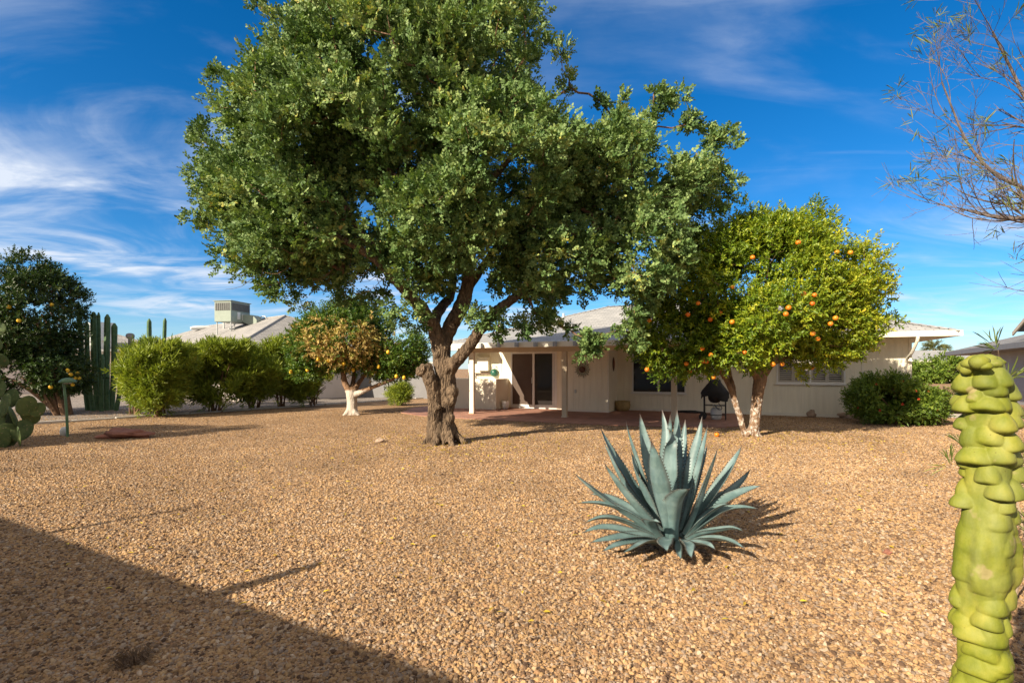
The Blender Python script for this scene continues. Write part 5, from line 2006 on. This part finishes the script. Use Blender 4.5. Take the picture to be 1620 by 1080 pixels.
# ------------------------------------------------------------------ bare desert tree at the right edge
def bare_tree():
    rng = np.random.default_rng(17)
    base = np.array([6.4, 4.6, 0.0])
    t = thing('desert_willow', 'nearly bare thin-branched tree with wispy leaves reaching in from the right edge', 'tree', base)
    D = 4.6
    main = [catmull([base, base + (-.1, 0, 1.2), base + (-.15, 0, 2.2), base + (-.4, .1, 3.2), base + (-.6, .2, 4.6)], .2),
            limb([(1900, 420, D, .06), (1760, 350, D, .045), (1680, 325, D, .03), (1620, 298, D, .019), (1570, 272, D, .014), (1530, 225, D, .010), (1510, 180, D, .008), (1490, 130, D, .006)], .1),
            limb([(1860, 300, D + .4, .05), (1720, 230, D + .4, .03), (1640, 180, D + .3, .016), (1600, 110, D + .3, .012), (1570, 50, D + .2, .008)], .1),
            limb([(1880, 420, D - .4, .05), (1740, 380, D - .4, .03), (1640, 348, D - .3, .02), (1580, 345, D - .3, .013), (1520, 330, D - .2, .008)], .1)]
    mb = MB()
    mb.tube(main[0], np.linspace(.13, .06, len(main[0])), 10)
    for L_ in main[1:]:
        mb.tube(L_[:, :3], L_[:, 3], 7)
    mb.build('trunk', M_WBARK, t, origin=base)
    tw = MB()
    ends = []

    def shoot(p, d, L, r, lev):
        n_ = max(4, int(L / .07))
        pts = [np.array(p, float)]
        d = unit(np.array(d, float)[None])[0]
        curl = np.array([rng.normal(-.02, .05), rng.normal(0, .05), rng.normal(.06, .06)])
        for _ in range(n_):
            d = unit((d + curl + rng.normal(0, .035, 3))[None])[0]
            pts.append(pts[-1] + d * L / n_)
        pts = np.array(pts)
        tw.tube(pts, np.linspace(r, max(r * .35, .0013), len(pts)), 4 if r > .006 else 3, cap=False)
        ends.append(pts[-1])
        if lev > 0:
            for _ in range(rng.integers(4, 7)):
                k_ = rng.integers(2, len(pts) - 1)
                dd_ = pts[k_] - pts[k_ - 1]
                dd_ = unit(dd_[None])[0] + rng.normal(0, .55, 3) + np.array([-.12, 0, .08])
                shoot(pts[k_], dd_, L * rng.uniform(.35, .65), r * .5, lev - 1)

    for L_ in main[1:]:
        ks = np.linspace(len(L_) * .38, len(L_) - 1, 11).astype(int)
        for k_ in ks:
            t_ = unit((L_[min(k_, len(L_) - 1)][:3] - L_[k_ - 2][:3])[None])[0]
            shoot(L_[k_][:3], t_ + rng.normal(0, .45, 3) + np.array([-.15, 0, .25 if L_ is not main[3] else -.05]), rng.uniform(.45, .85), max(.0045, L_[k_][3] * .42), 2)
    for px, py in ((1588, 478), (1602, 448)):
        q_ = P(px + 90, py - 15, D)
        shoot(q_, P(px, py, D) - q_, .55, .005, 1)
    tips = np.array(ends)
    # low wispy twigs with their own stems from the ground
    lowstems = []
    for k in range(16):
        p0 = np.array([3.3 + rng.uniform(-.2, .5), 3.2 + rng.uniform(-.3, .3), 0])
        p1 = p0 + np.array([rng.uniform(-.5, .3), rng.uniform(-.2, .2), rng.uniform(.4, 1.45)])
        lowstems.append(catmull([p0, p0 * .55 + p1 * .45 + (0, 0, .15), p1], .1))
    tw.build('branches', M_WBARK, t, origin=base)
    # leaf tufts at some tips
    sel = tips[rng.random(len(tips)) < .045]
    cc = np.repeat(sel, 2, axis=0) + rng.normal(size=(len(sel) * 2, 3)) * .03
    ax = unit(np.array([-.5, 0, .2]) + rng.normal(size=cc.shape) * .7)
    a_ = spray_leaves(rng, cc, ax, .07, 6, .11, .009, .6, False, .3)
    leaves_obj('crown', M_WILLOW, t, base, *a_, fold=.1, point=True)
    # separate low twiggy plant
    b2 = np.array([3.5, 3.2, 0.0])
    t2 = thing('twiggy_plant', 'sparse twiggy plant with long thin leaves right behind the knobbly cactus', 'plant', b2)
    mb = MB()
    tp2 = []
    for L_ in lowstems:
        mb.tube(L_, np.linspace(.008, .003, len(L_)), 5)
        tp2.append(L_[-1])
        for j in range(3, len(L_) - 1, 3):
            e_ = L_[j] + np.array([rng.uniform(-.2, .2), rng.uniform(-.15, .15), rng.uniform(.05, .3)])
            mb.tube([L_[j], (L_[j] + e_) / 2 + (0, 0, -.02), e_], [.004, .003, .002], 4)
            tp2.append(e_)
    mb.build('stems', M_DEADTWIG, t2, origin=b2)
    tp2 = np.array(tp2)
    cc = np.repeat(tp2[rng.random(len(tp2)) < .7], 3, axis=0)
    ax = unit(np.array([-.3, 0, .4]) + rng.normal(size=cc.shape) * .5)
    a_ = spray_leaves(rng, cc, ax, .06, 5, .13, .009, .5, False, .25)
    leaves_obj('foliage', M_WILLOW, t2, b2, *a_, fold=.1, point=True)


bare_tree()


# ------------------------------------------------------------------ neighbouring houses
def left_house():
    al = math.atan(810 / 981)
    dr = np.array([-math.cos(al), math.sin(al)])          # along the ridge, away to the left
    C = np.array([-11.8, 22.0])
    ang = math.atan2(-dr[1], -dr[0])                      # local +x runs toward the near corner
    h = thing('neighbour_house', 'low house with grey shingle hip roof behind the oleander hedge at left', 'house', (C[0], C[1], 0), ang)
    # local axes: x from far to corner (corner at 0), y to the right-back
    W, Lh, z0, p = 8.4, 20.0, 2.53, .44
    hw_ = W / 2
    mb = MB()
    e = [(-Lh, 0, z0), (0, 0, z0), (0, W, z0), (-Lh, W, z0)]
    r0, r1 = (-Lh + hw_, hw_, z0 + p * hw_), (-hw_, hw_, z0 + p * hw_)
    mb.add([e[0], e[1], r1, r0, e[2], e[3]], [(0, 1, 2, 3), (4, 5, 3, 2)])
    rf = mb.build('roof', M_SHING_N, h)
    for tri in ([e[1], e[2], r1], [e[3], e[0], r0]):
        mb = MB()
        mb.add(tri, [(0, 1, 2)])
        mb.build('hip_end', M_SHING_NE, rf)
    mb = MB()
    for a_, b_ in ((r0, r1), (e[1], r1), (e[2], r1)):
        mb.tube([np.array(a_) + (0, 0, .01), np.array(b_) + (0, 0, .01)], .05, 6)
    mb.build('ridge_cap', M_SHING_N, rf)
    mb = MB()
    mb.box(-Lh, 0.02, -.025, -.002, z0 - .16, z0 + .01)
    mb.box(.002, .025, -.025, W, z0 - .16, z0 + .01)
    mb.build('fascia', M_TRIM, h)
    mb = MB()
    mb.box(-Lh + .6, -.6, .6, .75, 0, z0 - .05)
    mb.box(-.75, -.6, .75, W - .6, 0, z0 - .05)
    mb.box(-Lh + .6, -.75, W - .75, W - .6, 0, z0 - .05)
    mb.box(-Lh + .6, -Lh + .75, .75, W - .75, 0, z0 - .05)
    mb.build('wall', M_PINKWALL, h)
    mb = MB()
    mb.box(-Lh, 0, .002, .6, z0 - .15, z0 - .13)
    mb.box(-.6, 0, .6, W, z0 - .15, z0 - .13)
    mb.build('soffit', M_TRIM, h)
    for x0 in (-5.2, -9.5):
        mb = MB()
        mb.box(x0, x0 + 1.6, .57, .61, 1.0, 2.1)
        w = mb.build('window', M_WHITE, h)
        mb = MB()
        mb.box(x0 + .06, x0 + 1.54, .56, .58, 1.06, 2.04)
        mb.build('pane', M_GLASS, w)

    def rp(x, y, dz=0):
        zz = z0 + p * min(y, W - y)
        return np.array([x, y, zz + dz])

    mb = MB()
    q = rp(-9.2, 3.0)
    mb.lathe([(.05, 0), (.05, .5), (.09, .5), (.09, .6), (0, .62)], q - (0, 0, .1), 10)
    mb.build('vent_pipe', M_METAL, h)
    return h, rp, C, ang


nh, nrp, nC, nang = left_house()


def nworld(p):
    c, s = math.cos(nang), math.sin(nang)
    return np.array([nC[0] + p[0] * c - p[1] * s, nC[1] + p[0] * s + p[1] * c, p[2]])


def nroof_hit(px, py):
    a = (px - CX) / F
    b = (HY - py) / F
    c, s_ = math.cos(-nang), math.sin(-nang)
    for d in np.arange(20, 45, .02):
        x, y, z = a * d - nC[0], d - nC[1], H + b * d
        lx, ly = x * c - y * s_, x * s_ + y * c
        if 0 <= ly <= 4.2 and z <= 2.53 + .44 * ly:
            return np.array([a * d, d, z])
    return P(px, py, 27)


# roof air conditioner on its steel stand, over the hip corner
aw = nroof_hit(368, 521)
AS = aw[1] * 54 / F / 2.05
acz = aw[2] - .02
ac = thing('rooftop_air_conditioner', 'pale green rooftop air conditioner on a steel stand above the hedge', 'air conditioner', (aw[0], aw[1], acz), R(80))
ac.scale = (AS, AS, AS)
mb = MB()
mb.box(-.82, .82, -.55, .55, .42, 1.62)
body = mb.build('cabinet', M_ACGREEN, ac, bevel=.02)
mb = MB()
for k in range(13):
    x_ = -.72 + k * .12
    mb.box(x_ - .042, x_ + .042, -.575, -.552, 1.08, 1.52)
mb.build('grille', M_ACDARK, body)
mb = MB()
for k in range(8):
    y_ = -.44 + k * .125
    mb.box(-.845, -.822, y_ - .045, y_ + .045, 1.08, 1.52)
mb.build('side_grille', M_ACDARK, body)
mb = MB()
mb.box(-.3, -.05, -.565, -.552, .6, 1.02)
mb.box(.1, .62, -.562, -.552, .55, .95)
mb.build('access_panel', M_TANK, body)
mb = MB()
mb.box(-.88, .88, -.6, .6, 1.622, 1.66)
mb.build('lid', M_ACGREEN, ac)
for sx in (-.72, .72):
    for sy in (-.45, .45):
        mb = MB()
        mb.tube([(sx, sy, -.5), (sx, sy, .42)], .035, 8)
        mb.build('leg', M_METAL, ac)
mb = MB()
mb.tube([(-.9, -.45, .0), (.9, -.45, .0)], .03, 6)
mb.tube([(-.72, -.45, .40), (.72, -.45, .40)], .04, 6)
mb.tube([(-.72, -.45, .05), (-.2, -.45, .40)], .02, 6)
mb.build('stand_rail', M_METAL, ac)
mb = MB()
mb.prism_x([(-.56, .45), (-.56, .92), (-1.2, .88), (-1.5, .6), (-1.5, .2), (-1.1, .25)], .15, .80)
mb.build('duct', M_ACGREEN, ac, bevel=.02)
mb = MB()
mb.tube(catmull([(.7, -1.3, .78), (.7, -1.6, .86), (.7, -1.75, .7), (.7, -1.75, .2)], .1), .035, 8)
mb.build('conduit', M_METAL, ac)
# skylight dome
sp_ = nroof_hit(324, 519)
sk = thing('roof_skylight', 'long pale skylight dome lying on the grey roof left of the air conditioner', 'skylight', sp_, R(39.5))
mb = MB()
mb.ellipsoid((0, 0, 0), (.85, .32, .16), None, 20, 10)
mb.build('dome', M_TANK, sk, smooth=True)
mb = MB()
mb.box(-.8, .8, -.28, .28, -.12, -.02)
mb.build('curb_frame', M_METAL, sk)
# second, grey unit farther left and a turbine vent
aw = P(160, 535, 33)
a2 = thing('grey_rooftop_unit', 'plain grey rooftop unit glimpsed between the tall column cacti', 'air conditioner', aw, R(-20))
mb = MB()
mb.box(-.62, .62, -.5, .5, -.2, 1.0)
b2 = mb.build('cabinet', M_METAL, a2, bevel=.02)
mb = MB()
for k in range(7):
    mb.box(-.5, .5, -.525, -.502, .1 + k * .11, .17 + k * .11)
mb.build('grille', M_ACDARK, b2)
mb = MB()
mb.box(-.5, .5, -.4, .4, -1.1, -.2)
mb.build('stand', M_METAL, a2)
aw = P(206, 536, 34)
tv = thing('turbine_vent', 'dark round turbine vent on the roof right of the grey rooftop unit', 'vent', aw)
mb = MB()
mb.lathe([(.12, -.6), (.12, .0), (.2, .05), (.26, .18), (.22, .32), (.1, .38), (0, .39)], (0, 0, 0), 16)
mb.build('turbine', M_GREYTRIM, tv, smooth=True)
# flat-roofed building behind the cacti
bq = P(190, 545, 33)
fb = thing('flat_roofed_house', 'distant pale house with low grey roof line behind the column cacti', 'house', (bq[0], bq[1], 0), R(39.5))
mb = MB()
mb.box(-9, 3, .3, 7, 0, 2.6)
mb.build('wall', M_PINKWALL, fb)
mb = MB()
mb.add([(-9.5, -.3, 2.6), (3.5, -.3, 2.6), (3.5, 7.5, 2.6), (-9.5, 7.5, 2.6), (-6, 3.6, 3.9), (0, 3.6, 3.9)], [(0, 1, 5, 4), (2, 3, 4, 5), (1, 2, 5), (3, 0, 4)])
mb.build('roof', M_SHING_N, fb)

# garden wall closing the gap left of the main house
w0, w1 = np.array([-9.5, 27.5]), np.array([-3.2, 25.2])
dd_ = (w1 - w0)
gw = thing('garden_wall', 'plain block wall, its grey darkened for shade, between the browned citrus tree and the house', 'wall', (w0[0], w0[1], 0), math.atan2(dd_[1], dd_[0]))
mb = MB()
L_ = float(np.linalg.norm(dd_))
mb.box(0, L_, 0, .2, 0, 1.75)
mb.build('block_face', paint('block_grey_shaded', (0.19, 0.19, 0.20), 0.85, 0.1, 2, 0.5, 0, 30), gw)  # tree shade is put into this paint as a darker grey
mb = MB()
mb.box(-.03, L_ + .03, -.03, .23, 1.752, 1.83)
mb.build('coping', M_CONC, gw, bevel=.01)


def right_house():
    a0, a1 = np.array([25.0, 29.5]), np.array([14.6, 12.4])
    d_ = (a1 - a0) / np.linalg.norm(a1 - a0)
    ang = math.atan2(d_[1], d_[0])
    # local x: from the far left end toward the camera side; local y: toward the right/back is +y after the flip below
    h = thing('dark_roofed_house', 'grey-walled house with dark shingled roof at the right edge', 'house', (a0[0], a0[1], 0), ang)
    Lh = 24.0
    z0 = 2.45
    s = 1.0                                  # house body lies on +y (left of travel)
    mb = MB()
    mb.add([(0, 0, z0), (Lh, 0, z0), (Lh, 4.5, z0 + 1.3), (2.5, 4.5, z0 + 1.3), (0, 9, z0), (Lh, 9, z0)], [(0, 1, 2, 3), (3, 2, 5, 4), (0, 3, 4)])
    rf = mb.build('roof', M_SHING_D, h)
    mb = MB()
    mb.box(0, Lh, -.03, -.002, z0 - .2, z0 + .01)
    mb.box(-.03, -.002, -.03, 9, z0 - .2, z0 + .01)
    mb.build('fascia', M_GREYTRIM, h)
    mb = MB()
    mb.box(.8, Lh, 1.0, 1.2, 0, z0 + .1)
    mb.box(.8, 1.0, 1.2, 8.2, 0, z0 + .1)
    mb.build('wall', M_GREYWALL, h)
    mb = MB()
    mb.box(.0, Lh, .002, 1.0, z0 - .19, z0 - .17)
    mb.build('soffit', M_GREYTRIM, h)
    mb = MB()
    mb.box(14.2, 16.2, .95, 1.02, .9, 1.95)
    w = mb.build('window', M_GREYTRIM, h)
    mb = MB()
    mb.box(14.3, 16.1, .93, .96, 1.0, 1.85)
    mb.build('pane', M_GLASS, w)
    # raised cross gable with a deep dark rake
    mb = MB()
    g0, gw_ = 10.6, 5.2
    mb.add([(g0, .4, 2.95), (g0 + gw_, .4, 4.6), (g0 + gw_, 8, 4.6), (g0, 8, 2.95)], [(0, 1, 2, 3)])
    mb.add([(g0 + gw_, .4, 4.6), (g0 + 2 * gw_, .4, 2.95), (g0 + 2 * gw_, 8, 2.95), (g0 + gw_, 8, 4.6)], [(0, 1, 2, 3)])
    gb = mb.build('gable_roof', M_SHING_D, h)
    mb = MB()
    mb.prism_y([(g0 - .02, 2.80), (g0 + gw_, 4.45), (g0 + gw_, 4.59), (g0 - .02, 2.94)], .35, .40)
    mb.prism_y([(g0 + gw_, 4.45), (g0 + 2 * gw_, 2.80), (g0 + 2 * gw_, 2.94), (g0 + gw_, 4.59)], .35, .40)
    mb.build('rake_board', M_TAUPE, gb)
    mb = MB()
    mb.prism_y([(g0 + .3, 2.6), (g0 + 2 * gw_ - .3, 2.6), (g0 + gw_, 4.5)], 1.6, 1.7)
    mb.build('gable_wall', M_BROWN, gb)


right_house()

# far house on the street beyond
fq = np.array([50.5, 64.0, 0])
fh = thing('far_house', 'distant cream house with pale hip roof seen between the two right-hand houses', 'house', fq, R(-12))
mb = MB()
mb.box(-5.5, 9, 0, 9, 0, 2.5)
mb.build('wall', M_STUCCO, fh)
mb = MB()
mb.add([(-6.5, -1, 2.45), (10, -1, 2.45), (10, 10, 2.45), (-6.5, 10, 2.45), (-2, 4.5, 3.9), (5.5, 4.5, 3.9)], [(0, 1, 5, 4), (2, 3, 4, 5), (1, 2, 5), (3, 0, 4)])
mb.build('roof', M_SHING, fh)
mb = MB()
mb.box(-6.5, 10, -1.03, -1.002, 2.2, 2.46)
mb.build('fascia', M_TRIM, fh)
for x0 in (-2.2, 2.2):
    mb = MB()
    mb.box(x0, x0 + 2.0, -.05, -.002, .8, 2.0)
    w = mb.build('window', M_WHITE, fh)
    mb = MB()
    mb.box(x0 + .1, x0 + 1.9, -.07, -.052, .9, 1.9)
    mb.build('pane', M_GLASS, w)


def palm(px, d, top, label, seed):
    rng = np.random.default_rng(seed)
    base = np.array([(px - CX) * d / F, d, 0.0])
    t = thing('palm_tree', label, 'palm', base)
    ht = H + (HY - top) * d / F
    mb = MB()
    mb.tube(catmull([base, base + (.1, 0, ht * .5), base + (0, 0, ht)], .5), .22, 8)
    mb.build('trunk', M_DEADTWIG, t, origin=base)
    pos, ax = [], []
    mb = MB()
    for k in range(26):
        a = rng.uniform(0, 2 * np.pi)
        el = rng.uniform(-.3, 1.2)
        d_ = np.array([math.cos(a) * math.cos(el), math.sin(a) * math.cos(el), math.sin(el)])
        c = base + (0, 0, ht)
        pts = catmull([c, c + d_ * .9, c + d_ * 1.7 + (0, 0, -.5)], .15)
        mb.tube(pts, .02, 4)
        for j in range(2, len(pts)):
            for _ in range(3):
                pos.append(pts[j])
                ax.append(unit(pts[j] - pts[j - 1]))
    mb.build('frond_stalks', M_PALM, t, origin=base)
    a_ = spray_leaves(rng, np.array(pos), np.array(ax), .1, 2, .55, .05, .8, True, .2)
    leaves_obj('crown', M_PALM, t, base, *a_, fold=.1, point=True)


palm(1478, 74, 552, 'palm tree top showing above the distant cream house', 4)
b0 = np.array([42.5, 52, 0])
bush('background_bush', 'dark bush in front of the distant cream house at right', 'bush', b0, [(b0 + np.array([0, 0, 1.1]), np.array([2.2, 1.6, 1.1])), (b0 + np.array([1.8, 0, 1.4]), np.array([1.5, 1.3, 1.3]))], 160, M_BUSH, (.28, .12), 6, 8, 93, (.3, .6), .3, 6, .04, spray=.5)
sheet('concrete_path', [(13.2, 15.6), (26, 15.0), (26, 17.2), (13.0, 17.0)], .008, M_CONC)


# ------------------------------------------------------------------ small things
def rock(name, label, c, r, mat, seed, rot=0.0):
    mb = MB()
    mb.ellipsoid((0, 0, 0), r, None, 22, 14, .55, seed, 1.6)
    o = mb.build(name, mat)
    o.location = (c[0], c[1], r[2] * .6)
    o.rotation_euler = (0, 0, rot)
    tag(o, label, 'rock')
    return o


c = G(202, 692)
rock('flat_rock', 'long flat red sandstone rock lying on the gravel at left', c, (.52, .24, .12), M_REDROCK, 3, .15)
rock('flat_rock', 'reddish boulder behind the knobbly cactus by the pale path', (14.4, 17.8), (.5, .35, .4), M_REDROCK, 6)
rock('edge_stone', 'brown paving stone by the house wall under the right edge of the window', HL(7.95, WW - .3)[:2], (.34, .14, .12), M_ROCK, 8, TH)
rock('edge_stone', 'small upright dark stone by the wall below the shuttered window', HL(6.9, WW - .25)[:2], (.12, .09, .13), M_ROCK, 9, TH)
rock('garden_stone', 'pale cobble on the gravel in front of the patio right of the trunk', G(798, 690)[:2], (.07, .06, .045), M_ROCK, 12)
rock('garden_stone', 'single dark red stone on the gravel right of the agave', G(1404, 876)[:2], (.03, .025, .022), M_REDROCK, 13)
rock('garden_stone', 'pair-sized brown stone on the gravel left of the big trunk', G(601, 699)[:2], (.10, .07, .05), M_ROCK, 14)

# garden light: bent green pole with a mushroom head
b0 = G(107, 691)
gl = thing('garden_light', 'weathered green garden light pole with a drooping shade in the gravel at left', 'garden light', b0)
mb = MB()
mb.tube(catmull([(0, 0, 0), (-.02, 0, .5), (-.06, 0, .95), (-.09, 0, 1.22), (-.07, 0, 1.26), (-.02, 0, 1.27)], .08), .026, 8)
mb.build('pole', M_GREENPAINT, gl)
mb = MB()
mb.lathe([(.16, -.06), (.15, -.02), (.10, .03), (.03, .05), (0, .052)], (0.0, 0, 1.25), 18)
mb.build('lamp_shade', M_GREENPAINT, gl, smooth=True)
mb = MB()
mb.lathe([(.07, -.07), (.07, -.03), (0, -.02)], (0, 0, 1.24), 12)
mb.build('lens', M_TANK, gl)
wb = G(101, 689)
mb = MB()
mb.ellipsoid((0, 0, .09), (.08, .07, .11), None, 14, 10, .15, 2)
o = mb.build('white_stone', M_TANK, smooth=True)
o.location = tuple(wb)
tag(o, 'small white rounded stone at the foot of the green garden light', 'stone')

# clump of dry grass at the lower left
b0 = G(212, 1048)
dg_ = thing('dry_grass_clump', 'flattened clump of dry brown grass in the shaded gravel at lower left', 'grass clump', b0)
rng = np.random.default_rng(2)
mb = MB()
for k in range(220):
    a = rng.uniform(0, 2 * np.pi)
    r = rng.uniform(0, .055)
    p0 = np.array([r * math.cos(a), r * math.sin(a), 0])
    L = rng.uniform(.06, .16)
    a2 = a + rng.normal(0, .8)
    p2 = p0 + np.array([math.cos(a2) * L * .7, math.sin(a2) * L * .6, rng.uniform(.01, .05)])
    mb.tube([p0, (p0 + p2) / 2 + (0, 0, L * .25), p2], [.0013, .0011, .0006], 3, cap=False)
mb.build('blades', paint('dry_blade', (0.14, 0.085, 0.045), .8, .4, 40, 0), dg_)

# fallen yellow leaves
rng = np.random.default_rng(77)
c0 = G(1215, 690)
n = 900
pts = np.zeros((n, 3))
pts[:, 0] = c0[0] + rng.normal(0, 1.7, n)
pts[:, 1] = c0[1] + rng.normal(-.3, 1.0, n)
n2 = 420
p2 = np.zeros((n2, 3))
p2[:, 1] = rng.uniform(3, 12, n2)
p2[:, 0] = rng.uniform(-.9, 1.0, n2) * p2[:, 1]
n3 = 900
p3 = np.zeros((n3, 3))
p3[:, 0] = -1.3 + rng.normal(0, 1.4, n3)
p3[:, 1] = 10.2 + rng.normal(0, 1.1, n3)
pts = np.vstack([pts, p2, p3])
pts[:, 2] = rng.uniform(.015, .03, len(pts))
dr = unit(np.column_stack([rng.normal(size=len(pts)), rng.normal(size=len(pts)), rng.normal(0, .15, len(pts))]))
nr = unit(np.column_stack([rng.normal(0, .3, len(pts)), rng.normal(0, .3, len(pts)), np.ones(len(pts))]))
fl = leaves_obj('fallen_leaves', M_LITTER, None, (0, 0, 0), pts, dr, nr, rng.uniform(.03, .065, len(pts)), rng.uniform(.014, .028, len(pts)), rng.random(len(pts)), fold=.2, point=True)
fl['kind'] = 'stuff'
fl['label'] = 'yellow and brown leaves fallen on the gravel'
fl['category'] = 'leaf litter'


# ------------------------------------------------------------------ the house behind the camera whose eave shades the gravel
def back_house():
    e0 = np.array([-8.42, 2.05])
    e1 = np.array([-3.56, -.635])
    d_ = (e1 - e0) / np.linalg.norm(e1 - e0)
    ang = math.atan2(d_[1], d_[0])
    h = thing('rear_neighbour_house', 'low cream house behind the camera whose eave shades the gravel', 'house', (e0[0], e0[1], 0), ang)
    x0, x1, y0, y1, z0 = -7.0, 12.0, -9.0, 0.0, 2.5
    mb = MB()
    hw_ = (y1 - y0) / 2
    e = [(x0, y0, z0), (x1, y0, z0), (x1, y1, z0), (x0, y1, z0)]
    ra, rb = (x0 + hw_, y0 + hw_, z0 + hw_ * .3), (x1 - hw_, y0 + hw_, z0 + hw_ * .3)
    mb.add(e + [ra, rb], [(0, 1, 5, 4), (2, 3, 4, 5), (1, 2, 5), (3, 0, 4)])
    mb.build('roof', M_SHING, h)
    mb = MB()
    mb.box(x0, x1, y1 + .002, y1 + .025, z0 - .15, z0 + .005)
    mb.build('fascia', M_TRIM, h)
    mb = MB()
    mb.box(x0 + .8, x1 - .8, y1 - 1.0, y1 - .85, 0, z0)
    mb.box(x1 - .95, x1 - .8, y0 + .8, y1 - 1.0, 0, z0)
    mb.box(x0 + .8, x0 + .95, y0 + .8, y1 - 1.0, 0, z0)
    mb.box(x0 + .95, x1 - .95, y0 + .8, y0 + .95, 0, z0)
    mb.build('wall', M_STUCCO, h)
    c, s = math.cos(-ang), math.sin(-ang)
    for a_, b_, r in (((-7.55, 1.57, 2.45), (-7.48, 1.78, 3.1), (.035, .02)), ((-5.25, .33, 2.45), (-5.26, .41, 2.88), (.085, .045))):
        q = [((p[0] - e0[0]) * c - (p[1] - e0[1]) * s, (p[0] - e0[0]) * s + (p[1] - e0[1]) * c - .03, p[2]) for p in (a_, b_)]
        mb = MB()
        mb.tube(q, r, 8)
        mb.build('vent_pipe', M_METAL, h)


back_house()
print('objects', len(bpy.data.objects))
